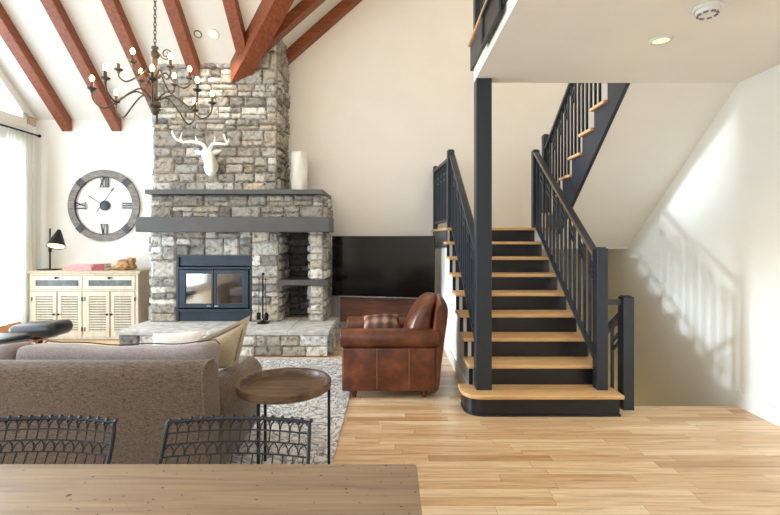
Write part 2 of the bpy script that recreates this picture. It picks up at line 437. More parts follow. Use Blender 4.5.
# ceilings
m = MB()
def sheet(mb, pts, th=.12):
    mb.hexa([*pts, *[(p[0], p[1], p[2]+th) for p in pts]]) if len(pts) == 4 else None
    if len(pts) == 3:
        t = bmesh.new(); A = [t.verts.new(p) for p in pts]; B = [t.verts.new((p[0],p[1],p[2]+th)) for p in pts]
        t.faces.new(A); t.faces.new(B[::-1])
        for i in range(3): t.faces.new([A[i],B[i],B[(i+1)%3],A[(i+1)%3]])
        bmesh.ops.recalc_face_normals(t, faces=t.faces); mb.merge(t)
yt = WY - (TOP-3.33)/PITCH; xv0 = valley_x(WY); xv1 = valley_x(yt)
sheet(m, [(LX,WY,3.33),(xv0,WY,3.33),(xv1,yt,TOP),(LX,yt,TOP)])
sheet(m, [(xv0,WY,3.33),(xv1,WY,TOP),(xv1,yt,TOP)])
m.box(LX, RX, BY, yt, TOP, TOP+.12); m.box(xv1, RX, yt, WY, TOP, TOP+.12)
struct('ceiling', m, M['ceil'], 'white sloping ceiling between timber rafters', 'ceiling')
m = MB(); m.box(.735, RX, BY, SY, 2.84, 3.17)
struct('ceiling_right', m, M['ceil_loft'], 'flat white ceiling under the loft', 'ceiling')
m = MB(); m.box(.69, RX, BY, SY+.04, 3.17, 3.2, .006); struct('floor_loft', m, M['tread'])
m = MB(); m.box(.712, .734, BY, SY+.03, 2.955, 3.168); m.box(.712, 2.07, SY+.003, SY+.03, 2.955, 3.168)
struct('trim_3', m, M['fascia'], 'dark grey fascia on the loft edge', 'fascia')
# soffit under the upper flight
def zs(y): return 2.84 - (y-3.98)*.80
m = MB(); m.prism([(3.98,2.84),(5.82,1.36),(5.82,1.40),(3.98,2.88)], 0, 2.115, RX)
struct('ceiling_stair', m, M['ceil_loft'], 'sloping white soffit under the upper stairs', 'ceiling')
# landing
m = MB(); m.box(.74, RX, 5.868, WY, 1.40, 1.585); struct('trim_4', m, M['wall_cool'])
m = MB(); m.prism([(.72,5.812),(2.07,5.812),(2.07,WY-.001),(.645,WY-.001)], 2, 1.585, 1.62, .006); m.box(2.07, RX, 5.845, WY, 1.585, 1.62); struct('floor_landing', m, M['tread'], 'oak floored landing at the turn of the stairs', 'landing')
m = MB(); m.prism([(.728,5.85),(.742,5.85),(.682,WY-.002),(.668,WY-.002)], 2, 1.36, 1.583); struct('trim_5', m, M['fascia'])
m = MB(); m.box(.739, RX, 5.815, 5.845, 1.345, 1.40, .003); struct('trim_6', m, M['white'])
# baseboards
m = MB(); m.box(RX-.018, RX, BY, SY, 0, .135, .004); struct('baseboard_right', m, M['white'], 'white baseboard along the right wall', 'baseboard')
m = MB(); m.box(LX, -3.33, WY-.016, WY, 0, .13, .004); m.box(-.85, .72, WY-.016, WY, 0, .13, .004); struct('baseboard_back', m, M['white'])
# wall closing the stairs
STEP_R = .18; NY1 = 3.72; RUN = .262
def nose(k): return NY1 + (k-1)*RUN
pts = [(3.79,0)]
for k in range(1, 10):
    pts += [(nose(k)+.05, STEP_R*(k-1)-(.036 if k > 1 else 0)), (nose(k)+.05, STEP_R*k-.036)]
pts2 = pts[1:] + [(WY-.003, STEP_R*9-.26), (WY-.003, 0)]
pts2[-3] = (5.866, 1.36); 
m = MB(); m.box(.715, .735, 4.05, WY-.02, 0, .13, .004); struct('baseboard_stair', m, M['white'])

# ------------------------------------------------------------------ staircase
st = thing('staircase', 'staircase of pale oak treads on black risers, with a rounded bottom step', 'staircase', (1.25, 4.6, 0))
for k in range(1, 9):
    y0 = nose(k); z = STEP_R*k
    m = MB()
    if k == 1:
        poly = []
        cx, cy, rr = .605+.16, y0+.16, .16
        for a in range(0, 91, 10): poly.append((cx-rr*math.cos(math.radians(a)), cy-rr*math.sin(math.radians(a))))
        poly = poly + [(1.93, y0), (1.93, y0+RUN+.06), (.605, y0+RUN+.06)]
        m.prism(poly, 2, z-.034, z, .008)
        m.build('tread', M['tread'], st)
        m = MB(); poly = []
        cx, cy, rr = .635+.15, y0+.03+.15, .15
        for a in range(0, 91, 10): poly.append((cx-rr*math.cos(math.radians(a)), cy-rr*math.sin(math.radians(a))))
        poly += [(1.90, y0+.03), (1.90, y0+.06+RUN), (.635, y0+.06+RUN)]
        m.prism(poly, 2, 0, z-.035); m.build('riser', M['riser'], st, True, angle=30)
        m = MB(); poly = []
        cx, cy, rr = .627+.155, y0+.022+.155, .155
        for a in range(0, 91, 10): poly.append((cx-rr*math.cos(math.radians(a)), cy-rr*math.sin(math.radians(a))))
        poly += [(1.908, y0+.022), (1.908, y0+.05+RUN), (.627, y0+.05+RUN)]
        m.prism(poly, 2, 0, .018); m.build('base_moulding', M['riser'], st)
    else:
        m.box(.69, 1.91, y0, y0+RUN+.05, z-.034, z, .009); m.build('tread', M['tread'], st)
for k in range(2, 10):
    m = MB(); m.box(.77, 1.865, nose(k)+.03, nose(k)+.048, STEP_R*(k-1), STEP_R*k-.036); m.build('riser', M['riser'], st)
    if k < 9:
        m = MB(); m.box(.70, .734, nose(k)+.03, nose(k)+.045, STEP_R*(k-1), STEP_R*k-.036)
        m.build('riser_return', M['riser'], st)
m = MB(); m.prism(pts2, 0, .735, .775); o = m.build('side_panel', M['wall_cool'], st); o['label'] = 'white panel closing the left side of the stairs'
m = MB(); m.prism(pts2, 0, 1.866, 1.878); m.build('side_panel', M['olive_bounce'], st)  # unseen inner face, olive added to tint the shaded wall opposite
# upper flight
UY = lambda k: 5.48 + .282*(3-k)
UZ = lambda k: 1.62 + .197*k
us = thing('upper_staircase', 'upper flight rising toward the ceiling behind the dark sloping stringer', 'staircase', (2.55, 5.2, 1.62))
for k in range(1, 8):
    m = MB(); m.box(2.035, RX-.004, UY(k)-.31, UY(k), UZ(k)-.034, UZ(k), .009); m.build('tread', M['tread'], us)
    m = MB(); m.box(2.112, RX-.004, UY(k)-.045, UY(k)-.03, UZ(k-1), UZ(k)-.036); m.build('riser', M['riser'], us)
pl = [(6.02,1.622)]
for k in range(1, 8): pl += [(UY(k)-.03, UZ(k-1) if k > 1 else 1.622), (UY(k)-.03, UZ(k)-.036)]
pl += [(4.02, UZ(7)-.036), (4.02, 2.955), (3.985, 2.955), (3.985, 2.832), (5.60, 1.532), (5.60, 1.622)]
pl = pl[1:]
m = MB(); m.prism(pl, 0, 2.075, 2.111); m.build('stringer', M['dark'], us)
m = MB(); m.prism([(3.90,2.838),(5.60,1.525),(5.60,1.60),(3.975,2.839)], 0, 2.066, 2.076)

# support post
m = MB(); m.box(.735, .868, 3.855, 3.975, STEP_R+.001, 2.838, .006)
po = m.build('support_post', M['dark']); tag(po, 'tall square blue-black post from the bottom step up to the loft ceiling', 'post')

# ------------------------------------------------------------------ railings
def newel(parent, x, y, z0, z1, w=.1):
    m = MB(); m.box(x-w/2, x+w/2, y-w/2, y+w/2, z0, z1-.012, .004); m.box(x-w/2+.012, x+w/2-.012, y-w/2+.012, y+w/2-.012, z1-.012, z1, .005)
    return m.build('newel_post', M['dark'], parent)
def rail_run(parent, P0, P1, h, n, side, cap=True, bot=.06, links=True, bw=.022, brail=True, foot=None):
    """P0,P1: base line points; h: height of the handrail above it"""
    P0 = Vector(P0); P1 = Vector(P1); up = Vector((0,0,1))
    m = MB(); m.bar(P0+up*(h-.02), P1+up*(h-.02), .062, .045, .006); hr = m.build('handrail', M['dark'], parent)
    if cap:
        m = MB(); s = Vector(side)*.034; m.bar(P0+up*(h-.012)+s, P1+up*(h-.012)+s, .014, .02, .003); m.build('oak_strip', M['rail_wood'], hr)
    if brail: m = MB(); m.bar(P0+up*bot, P1+up*bot, .04, .035, .003); m.build('bottom_rail', M['dark'], parent)
    d = P1-P0
    for i in range(n):
        t = (i+.5)/n; p = P0+d*t
        m = MB(); m.box(p.x-bw/2, p.x+bw/2, p.y-bw/2, p.y+bw/2, (max(foot(p.y-bw/2), foot(p.y+bw/2))+.002) if foot else p.z+bot+.012, p.z+h-.045); m.build('baluster', M['dark'], parent)
        if links and i % 2 == 0 and i+1 < n:
            q = P0+d*((i+1.5)/n); hd = (q-p); e = Vector((hd.x, hd.y, 0)).normalized()*bw/2
            for dz in (.17, .25):
                zz = p.z+h-dz; a = Vector((p.x, p.y, zz))+e; b = Vector((q.x, q.y, zz+ (q.z-p.z)))-e
                m = MB(); m.bar(a, b, .02, .022); m.build('cross_link', M['dark'], parent)
SL = STEP_R/RUN
rl = thing('stair_railing', 'blue-black railing left of the stairs, running from the tall post along the landing', 'railing', (.80, 4.9, .36))
def base(x, y): return (x, y, .36+(y-nose(2))*SL)
rail_run(rl, base(.795, 3.99), base(.795, 5.82), .94, 15, (1,0,0))
newel(rl, .785, 5.87, 1.621, 2.63, .09)
newel(rl, .70, 6.98, 1.621, 2.60, .07)
rail_run(rl, (.785,5.915,1.62), (.705,6.94,1.62), .92, 9, (1,0,0), cap=False, bot=.10)
rr_ = thing('stair_railing', 'blue-black railing right of the lower stairs, with its square post on the bottom step', 'railing', (1.80, 4.9, .18))
newel(rr_, 1.81, 3.90, STEP_R+.001, 1.40, .094)
rail_run(rr_, base(1.82, 3.952), base(1.88, 5.82), .97, 15, (-1,0,0), bot=.03)
newel(rr_, 1.885, 5.87, 1.621, 2.63, .085)
ur = thing('stair_railing', 'blue-black railing of the upper stairs, cut off by the ceiling', 'railing', (2.06, 5.2, 1.62))
newel(ur, 2.06, 6.0, 1.818, 2.86, .08)
ub = lambda y: (2.06, y, UZ(1)+(UY(1)-y)*.197/.282)
rail_run(ur, ub(5.96), ub(4.3), .80, 17, (-1,0,0), cap=False, brail=False, foot=lambda y: max([UZ(k) for k in range(1,8) if UY(k)-.31 <= y <= UY(k)+.001] or [1.64]))
bs = thing('stair_railing', 'short blue-black railing with a square post at the top of the stairs going down', 'railing', (2.05, 3.93, 0))
newel(bs, 2.045, 3.925, .001, .98, .095)
m = MB(); m.box(1.86, 1.998, 3.905, 3.945, .90, .945); m.build('top_rail', M['dark'], bs)
rail_run(bs, (2.045, 3.97, -.06), (2.045, 5.3, -.97), .90, 10, (-1,0,0), cap=False, bot=-.02)
lr = thing('loft_railing', 'dark railing along the loft edge above the tall post', 'railing', (.78, 2.5, 3.2))
newel(lr, .775, 3.93, 3.201, 4.3, .09)
rail_run(lr, (.775, 3.885, 3.2), (.775, 1.2, 3.2), 1.0, 22, (-1,0,0), cap=False, bot=.08)
pn = thing('fascia_panel', 'dark framed rectangular panel fixed to the loft edge', 'panel', (.70, 3.14, 2.95))
m = MB(); m.box(.700, .711, 2.86, 3.42, 2.90, 3.16); 
m2 = MB()
for (a, b, c, d) in ((2.86,3.42,2.90,2.925),(2.86,3.42,3.135,3.16),(2.86,2.885,2.925,3.135),(3.395,3.42,2.925,3.135)): m2.box(.684, .700, a, b, c, d, .003)
m.build('panel', M['riser'], pn); m2.build('panel_frame', M['fascia'], pn)

# ------------------------------------------------------------------ timber rafters
GRP = 'timber rafters of the sloping ceiling'
def rafterA(xr, y0, lab, w=.155, d=.19, y1=3.6):
    xl = xr-w; p = []
    for z_off in (-d, 0):
        for (x, y) in ((xl,y0),(xr,y0),(xr,y1),(xl,y1)): p.append((x, y, zA(y)+z_off-.002))
    m = MB(); m.hexa(p, .006); o = m.build('rafter_beam', M['rafter']); tag(o, lab, 'beam', GRP)
rafterA(-4.94, 7.04, 'red-brown timber rafter nearest the window, leftmost of the ceiling')
rafterA(-4.17, 7.04, 'second red-brown rafter from the window, ending above the round clock')
rafterA(-3.42, 7.04, 'red-brown rafter behind the chandelier stem, ending left of the chimney')
rafterA(-2.66, 6.345, 'red-brown rafter just right of the chandelier, ending on the chimney front')
rafterA(-1.92, 6.12, 'short red-brown rafter meeting the left side of the broad diagonal beam')
w = .163; p = []
for zo in (-.235, .08):
    for (yy, sx) in ((6.345,-1),(6.345,1),(3.7,1),(3.7,-1)):
        x = valley_x(yy)-.03+sx*w; z = zA(yy)+zo+(sx*.5*PITCH*w*1.0 if True else 0) - (.0 if zo < 0 else .0)
        p.append((x, yy, z))
m = MB(); m.hexa(p, .006); o = m.build('valley_beam', M['rafter']); tag(o, 'broad red-brown diagonal beam ending at the middle of the chimney top', 'beam', GRP)
def rafterB(y, x0, lab, w=.155, d=.19, x1=.75):
    p = []
    for zo in (-d, 0):
        for (x, yy) in ((x0,y),(x1,y),(x1,y+w),(x0,y+w)): p.append((x, yy, zB(x)+zo-.002))
    m = MB(); m.hexa(p, .006); o = m.build('rafter_beam', M['rafter_x']); tag(o, lab, 'beam', GRP)
rafterB(6.885, -1.58, 'red-brown rafter lying against the cream wall, rightmost of the ceiling')
rafterB(6.12, -1.76, 'red-brown rafter between the broad diagonal beam and the wall rafter')

# ------------------------------------------------------------------ fireplace
def layout(W, H, rng):
    out = []; y = 0
    while y < H-1e-4:
        ch = rng.uniform(.09, .25)
        if H-y-ch < .06: ch = H-y
        x = 0
        while x < W-1e-4:
            big = ch > .15
            w = rng.uniform(.16, .42) if big else rng.uniform(.12, .36)
            if W-x-w < .09: w = W-x
            if big and rng.random() < .62:
                k = rng.uniform(.38, .62)*ch
                for (yy, hh) in ((y, k), (y+k, ch-k)):
                    if w > .28 and rng.random() < .5:
                        q = w*rng.uniform(.35, .65); out += [(x, yy, q, hh), (x+q, yy, w-q, hh)]
                    else: out.append((x, yy, w, hh))
            else: out.append((x, y, w, ch))
            x += w
        y += ch
    return out
STONES = [(196,193,187),(182,179,173),(206,203,196),(162,159,154),(214,211,205),(188,181,169),(148,145,141),(199,190,175),(222,219,214),(174,169,161)]
MORTAR = (150,146,138)
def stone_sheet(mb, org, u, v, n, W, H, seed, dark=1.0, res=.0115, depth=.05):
    rng = random.Random(seed); org = Vector(org); u = Vector(u); v = Vector(v); n = Vector(n)
    bm = mb.bm; lay = bm.verts.layers.float_color.get('tone') or bm.verts.layers.float_color.new('tone')
    nx = max(2, round(W/res)); ny = max(2, round(H/res)); hgt = {}; tone = {}
    for (x, y, w, h) in layout(W, H, rng):
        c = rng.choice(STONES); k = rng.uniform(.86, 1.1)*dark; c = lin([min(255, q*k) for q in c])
        pr = rng.uniform(.5, 1)*depth; tx = rng.uniform(-.3, .3); ty = rng.uniform(-.45, .3)
        ph = rng.uniform(0, 9); r_ = rng.uniform(.010, .024)
        i0, i1 = math.ceil(x/W*nx-1e-6), math.floor((x+w)/W*nx+1e-6)
        for i in range(i0, i1+1):
            for j in range(math.ceil(y/H*ny-1e-6), math.floor((y+h)/H*ny+1e-6)+1):
                X = i/nx*W; Y = j/ny*H
                wob = .004*math.sin(X*47+ph)+.004*math.sin(Y*53+ph*2)
                dd = min(X-x, x+w-X, Y-y, y+h-Y)+wob*.8-.004
                t = max(0, min(1, dd/r_)); t = t*t*(3-2*t)
                f = 1+tx*((X-x)/w-.5)+ty*((Y-y)/h-.5)
                z = t*pr*f + t*(.005*math.sin(X*41+ph*3)*math.sin(Y*61+ph)+rng.uniform(-.0035,.0035))
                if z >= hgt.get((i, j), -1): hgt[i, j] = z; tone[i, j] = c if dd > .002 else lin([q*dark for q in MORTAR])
    V = {}
    for i in range(nx+1):
        for j in range(ny+1):
            q = bm.verts.new(org+u*(i/nx*W)+v*(j/ny*H)+n*hgt.get((i, j), 0)); q[lay] = tone.get((i, j), lin(MORTAR)); V[i, j] = q
    flip = u.cross(v).dot(n) < 0
    for i in range(nx):
        for j in range(ny):
            q = [V[i,j], V[i+1,j], V[i+1,j+1], V[i,j+1]]; bm.faces.new(q[::-1] if flip else q)
def stone_done(mb, name, parent):
    bm = mb.bm; lay = bm.verts.layers.float_color['tone']
    for v in bm.verts:
        if v[lay][3] == 0: v[lay] = lin(MORTAR)
    return mb.build(name, M['stone'], parent, True, angle=55)
fp = thing('fireplace', 'tall grey fieldstone fireplace with a dark steel firebox, raised hearth and side niche', 'fireplace', (-2.2, 6.6, 0))
XL, XR = -3.33, -1.60; UYF = 6.40; LYF = 6.32; HZ = .325; SZ = 2.085
X_, Z_, Y_ = (1,0,0), (0,0,1), (0,1,0)
m = MB()
stone_sheet(m, (XL, UYF, SZ+.06), X_, Z_, (0,-1,0), XR-XL, 4.35-SZ-.06, 3)
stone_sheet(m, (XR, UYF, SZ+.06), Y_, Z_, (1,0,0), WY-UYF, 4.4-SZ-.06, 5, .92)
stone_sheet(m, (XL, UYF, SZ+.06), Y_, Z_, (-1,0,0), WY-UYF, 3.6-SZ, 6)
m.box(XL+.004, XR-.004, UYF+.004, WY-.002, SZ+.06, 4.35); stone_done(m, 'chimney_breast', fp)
# lower surround pieces
NX0, NX1, PXR = -1.555, -1.11, -.935   # niche left, niche right, pillar right
MZ0, MZ1 = 1.565, 1.765
FX0, FX1, FZ0, FZ1 = -2.975, -1.925, HZ+.001, 1.245
m = MB()
stone_sheet(m, (XL, LYF, MZ1), X_, Z_, (0,-1,0), PXR-XL, SZ-MZ1, 11)
stone_sheet(m, (PXR, LYF, MZ1), Y_, Z_, (1,0,0), WY-LYF, SZ-MZ1, 12)
m.box(XL+.004, PXR-.004, LYF+.004, WY-.002, MZ1-.1, SZ); stone_done(m, 'upper_stone_course', fp)
m = MB()
stone_sheet(m, (XL, LYF, HZ), X_, Z_, (0,-1,0), FX0-XL, MZ1-HZ, 21, 1.12)
stone_sheet(m, (FX0, LYF, FZ1), X_, Z_, (0,-1,0), FX1-FX0, MZ1-FZ1, 22, 1.08)
stone_sheet(m, (FX1, LYF, HZ), X_, Z_, (0,-1,0), NX0-FX1, MZ1-HZ, 23, 1.12)
stone_sheet(m, (NX0, LYF, HZ), Y_, Z_, (1,0,0), .52, MZ1-HZ, 24)
stone_sheet(m, (XL, LYF, HZ), Y_, Z_, (-1,0,0), WY-LYF, MZ1-HZ, 20)
m.box(XL+.004, FX0, LYF+.004, WY-.002, HZ, MZ1); m.box(FX0, FX1, LYF+.004, WY-.002, FZ1, MZ1); m.box(FX1, NX0-.004, LYF+.004, WY-.002, HZ, MZ1)
stone_done(m, 'firebox_surround', fp)
m = MB()
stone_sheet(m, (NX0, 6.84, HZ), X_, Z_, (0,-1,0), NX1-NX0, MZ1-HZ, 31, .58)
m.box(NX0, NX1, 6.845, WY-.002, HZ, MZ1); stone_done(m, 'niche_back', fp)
m = MB()
for (a, b, sd) in ((HZ, .832, 41), (.908, MZ1, 44)):
    stone_sheet(m, (NX1, LYF, a), X_, Z_, (0,-1,0), PXR-NX1, b-a, sd, 1.14)
    stone_sheet(m, (PXR, LYF, a), Y_, Z_, (1,0,0), .62, b-a, sd+1)
    stone_sheet(m, (NX1, LYF, a), Y_, Z_, (-1,0,0), .62, b-a, sd+2)
    m.box(NX1+.004, PXR-.004, LYF+.004, 6.95, a, b)
stone_done(m, 'stone_pillar', fp)
m = MB(); m.box(NX0+.005, -.915, 6.25, 6.84, .833, .907, .004); m.box(-.93, -.86, 6.25, 6.50, .833, .907, .004); m.build('niche_shelf', M['mantel'], fp)
m = MB(); m.box(-3.345, -.795, 5.95, 6.40, MZ0, MZ1, .006); m.build('mantel_beam', M['mantel'], fp)
m = MB(); m.box(-3.33, -.915, 6.15, WY-.002, SZ+.001, SZ+.062, .004); m.build('mantel_shelf', M['mantel'], fp)
# hearth
HX0, HX1, HY = -3.42, -.76, 5.66
m = MB()
stone_sheet(m, (HX0+.02, HY+.03, 0), X_, Z_, (0,-1,0), HX1-HX0-.04, HZ-.055, 51, 1.14)
stone_sheet(m, (HX1-.02, HY+.03, 0), Y_, Z_, (1,0,0), 6.66-HY-.03, HZ-.055, 52)
m.box(HX0+.024, HX1-.024, HY+.034, 6.66, 0, HZ-.055); stone_done(m, 'hearth_base', fp)
m = MB()
xs = [HX0, -2.86, -2.31, -1.80, -1.28, HX1]
for a, b in zip(xs, xs[1:]): m.box(a+.002, b-.002, HY-.01, 6.68, HZ-.055, HZ, .008)
m.build('hearth_slab', M['slab'], fp)
HY = 240.0
# firebox
fy = LYF-.012
m = MB()
m.box(FX0, FX0+.03, fy, fy+.2, FZ0, FZ1); m.box(FX1-.03, FX1, fy, fy+.2, FZ0, FZ1); m.box(FX0+.03, FX1-.03, fy, fy+.2, FZ1-.025, FZ1)
m.box(FX0+.03, FX1-.03, fy+.035, fy+.2, 1.10, FZ1-.025)            # recessed vent strip
m.box(FX0+.015, FX1-.015, fy-.025, fy+.2, 1.055, 1.085, .003)      # ledge
m.box(FX0+.03, FX1-.03, fy+.03, fy+.2, FZ0, .465); m.box(FX0+.01, FX1-.01, fy-.035, fy+.2, .468, .50, .003)
fb = m.build('firebox', M['steel'], fp)
m = MB(); m.box(FX0+.03, FX1-.03, fy+.45, fy+.47, .5, 1.05); m.box(FX0+.03, FX1-.03, fy+.2, fy+.46, .48, .5); m.box(FX0+.03, FX0+.05, fy+.2, fy+.46, .5, 1.05); m.box(FX1-.05, FX1-.03, fy+.2, fy+.46, .5, 1.05)
m.build('fire_chamber', M['soot'], fb)
mid = (FX0+FX1)/2
for (a, b, hx) in ((FX0+.045, mid-.004, mid-.03), (mid+.004, FX1-.045, mid+.03)):
    m = MB(); z0, z1 = .515, 1.045; fw = .075
    ia, ib = (a+.085, b-.03) if a < mid-.1 else (a+.03, b-.085)
    m.box(a, ia, fy-.012, fy+.02, z0, z1, .004); m.box(ib, b, fy-.012, fy+.02, z0, z1, .004); m.box(ia, ib, fy-.012, fy+.02, z0, z0+.06, .004); m.box(ia, ib, fy-.012, fy+.02, z1-.055, z1, .004)
    d = m.build('fire_door', M['steel'], fp)
    m = MB(); m.box(ia, ib, fy+.004, fy+.01, z0+.06, z1-.055); m.build('door_glass', M['fireglass'], d)
    m = MB(); m.tube([(hx, fy-.012, .545), (hx, fy-.05, .545), (hx+(.05 if hx > mid else -.05), fy-.055, .545)], .009); m.build('door_handle', M['silver'], d, True)
# fire tools
ft = thing('fireplace_tools', 'black iron fireplace tool set standing on the hearth beside the firebox', 'fireplace tools', (PX(263,6.18), 6.18, HZ+.001))
x, y, z = ft.location
m = MB(); m.lathe([(0,0),(.085,0),(.085,.012),(.03,.025),(.012,.04),(0,.04)], (x,y,z), 20); m.build('base', M['black'], ft, True)
m = MB(); m.tube([(x,y,z+.03),(x,y,z+.66)], .0065); m.ball((x,y,z+.67), .02); m.tube([(x-.07,y,z+.60),(x+.07,y,z+.60)], .006); m.build('stand', M['black'], ft, True)
for dx, kind in ((-.05,'shovel'),(.0,'poker'),(.05,'brush')):
    m = MB(); yy = y-.03
    m.tube([(x+dx,yy,z+.14),(x+dx*.9,yy,z+.62)], .0045)
    if kind == 'shovel': m.box(x+dx-.028, x+dx+.028, yy-.006, yy+.006, z+.05, z+.15, .004)
    elif kind == 'brush': m.lathe([(0,.05),(.03,.05),(.034,.12),(.012,.15),(0,.15)], (x+dx,yy,z), 12)
    else: m.tube([(x+dx,yy,z+.15),(x+dx,yy,z+.07),(x+dx+.02,yy,z+.055)], .007)
    m.build(kind, M['black'], ft, True)

# vase on the upper shelf
vx, vy, vz = -1.33, 6.62, SZ+.063
m = MB(); n_ = 28; rows = 22; V = []
for j in range(rows+1):
    h = j/rows; r = .118*(1-.04*math.cos(h*PI*2))
    V.append([m.bm.verts.new((vx+(r+.006*math.sin(5*k/n_*2*PI+h*9)+.004*math.sin(11*h*PI+k*1.7))*math.cos(2*PI*k/n_), vy+(r+.006*math.sin(4*k/n_*2*PI-h*7))*math.sin(2*PI*k/n_), vz+h*.585)) for k in range(n_)])
for j in range(rows):
    for k in range(n_): m.bm.faces.new([V[j][k], V[j][(k+1)%n_], V[j+1][(k+1)%n_], V[j+1][k]])
m.bm.faces.new(V[0][::-1]); m.bm.faces.new(V[-1])
o = m.build('vase', M['ceramic'], None, True); tag(o, 'tall white textured cylinder vase on the right end of the dark upper mantel shelf', 'vase')

# deer head
def D(px, py, Y): px, py = 165+px/7.353, 120+py/7.353; return (PX(px,Y), Y, PZ(py,Y))
dh = thing('deer_head', 'white deer head with antlers mounted on the stone chimney', 'wall ornament', (PX(209,6.38), 6.38, PZ(152,6.38)))
m = MB()
def loft(mb, secs, n=14):
    bm = mb.bm; rs = []
    for (c, d, a, b) in secs:
        c = Vector(c); d = Vector(d).normalized(); u = d.cross(Vector((0,0,1))).normalized(); w_ = u.cross(d)
        rs.append([bm.verts.new(c+u*a*math.cos(2*PI*k/n)+w_*b*math.sin(2*PI*k/n)) for k in range(n)])
    for A, B in zip(rs, rs[1:]):
        for k in range(n): bm.faces.new([A[k], A[(k+1)%n], B[(k+1)%n], B[k]])
    bm.faces.new(rs[0][::-1]); bm.faces.new(rs[-1])
hd = (.16,-.75,-.62)
loft(m, [((PX(214,6.40),6.40,PZ(168,6.4)),(0,-1,.1),.10,.135), ((PX(213,6.3),6.31,PZ(162,6.3)),(0,-1,.2),.075,.105),
         ((PX(211,6.25),6.26,PZ(157,6.25)),(.1,-.9,.1),.072,.085), ((PX(210,6.2),6.20,PZ(155,6.2)),hd,.078,.068), ((PX(211,6.15),6.15,PZ(159,6.15)),hd,.076,.066),
         ((PX(212.3,6.09),6.09,PZ(165,6.09)),hd,.056,.052), ((PX(213.4,6.03),6.03,PZ(170,6.03)),hd,.044,.042), ((PX(214,5.99),5.99,PZ(173.5,5.99)),hd,.038,.036), ((PX(214.3,5.97),5.97,PZ(175,5.97)),hd,.02,.02)])
o = m.build('head', M['resin'], dh, True, angle=80)
for (a, tip) in (((300,262),(243,238)), ((365,258),(440,236))):
    m = MB(); A = Vector(D(*a, 6.22)); B = Vector(D(*tip, 6.24)); d = B-A
    pts = [A, A+d*.3, A+d*.65, B]; m.tube(pts, [.014,.034,.03,.004], 10)
    m.build('ear', M['resin'], dh, True)
for main, tines in (([(326,240),(318,215),(300,190),(270,178),(210,172),(155,176),(110,155),(88,125),(80,95)], [((155,176),(140,150),(152,108)), ((262,177),(255,155),(249,132))]),
                    ([(342,245),(352,222),(372,192),(400,186),(450,190),(482,194),(468,160),(452,118)], [((390,187),(388,165),(392,138)), ((470,190),(488,172),(490,150))])):
    m = MB(); n = len(main)
    m.tube([D(*q, 6.22-.06*math.sin(i/n*PI)) for i, q in enumerate(main)], [.027-.016*i/(n-1) for i in range(n)], 8)
    for tn in tines: m.tube([D(*q, 6.19-.02*i) for i, q in enumerate(tn)], [.018,.014,.005], 8)
    m.build('antler', M['resin'], dh, True, angle=80)
m = MB(); m.lathe([(0,0),(.10,0),(.10,.03),(0,.03)], (PX(214,6.42),6.44,PZ(168,6.42)), 20, (0,-1,0)); m.build('mounting_plate', M['resin'], dh, True)
dh.location.y -= .11

# ------------------------------------------------------------------ wall clock
CY = 7.0; ccx, ccz = PX(103,CY), PZ(205.5,CY); CR = .552
ck = thing('wall_clock', 'large round clock with a weathered grey wooden rim and open face on the white wall', 'clock', (ccx, WY-.002, ccz))
nseg = 8
for i in range(nseg):
    m = MB(); a0 = 2*PI*i/nseg+PI/8; steps = 12; ri = CR-.10
    for (rA, rB, ya, yb) in ((ri, CR, WY-.045, WY-.004),):
        prof = [[], [], [], []]
        for s in range(steps+1):
            a = a0+2*PI/nseg*s/steps; c, sn = math.cos(a), math.sin(a)
            for q, (r, yy) in enumerate(((rA,ya),(rB,ya),(rB,yb),(rA,yb))): prof[q].append(m.bm.verts.new((ccx+c*r, yy, ccz+sn*r)))
        for s in range(steps):
            for q in range(4): m.bm.faces.new([prof[q][s], prof[q][s+1], prof[(q+1)%4][s+1], prof[(q+1)%4][s]])
        m.bm.faces.new([prof[q][0] for q in range(4)]); m.bm.faces.new([prof[q][-1] for q in range(4)])
        bmesh.ops.recalc_face_normals(m.bm, faces=m.bm.faces)
    m.build('rim_segment', M['clockwood'], ck)
for i in range(4):
    a = PI/4+i*PI/2; m = MB()
    Mx = Matrix.Translation((ccx,0,ccz)) @ Matrix.Rotation(-a, 4, 'Y')
    m.box(ri-.006, CR+.006, WY-.05, WY-.004, -.055, .055, .003, 1, Mx); m.build('rim_strap', M['clockstrap'], ck)
m = MB(); m.tube([(ccx+math.cos(2*PI*k/64)*(ri-.004), WY-.03, ccz+math.sin(2*PI*k/64)*(ri-.004)) for k in range(64)], .006, 6, True); m.build('inner_ring', M['clockmetal'], ck, True)
def numeral(text, cx, cz, ang, h=.155, wd=.03):
    m = MB(); W = {'X':.085,'I':.036,'V':.085}; tot = sum(W[c] for c in text); x = -tot/2
    Mx = Matrix.Translation((cx, 0, cz)) @ Matrix.Rotation(-ang, 4, 'Y')
    def st(x0, x1, thick):
        m.hexa([Mx @ Vector(q) for q in ((x0-thick/2,WY-.024,-h/2),(x0+thick/2,WY-.024,-h/2),(x0+thick/2,WY-.016,-h/2),(x0-thick/2,WY-.016,-h/2),
                (x1-thick/2,WY-.024,h/2),(x1+thick/2,WY-.024,h/2),(x1+thick/2,WY-.016,h/2),(x1-thick/2,WY-.016,h/2))])
    for c in text:
        w_ = W[c]; c0 = x+w_/2
        if c == 'I': st(c0, c0, .018)
        elif c == 'X': st(x+.014, x+w_-.014, .02); st(x+w_-.014, x+.014, .009)
        else: st(c0, x+.014, .02); st(c0, x+w_-.014, .009)
        x += w_
    for zz in (-h/2, h/2): m.box(-tot/2, tot/2, WY-.024, WY-.016, zz-.004, zz+.004, 0, 1, Mx)
    m.build('numeral', M['clockmetal'], ck)
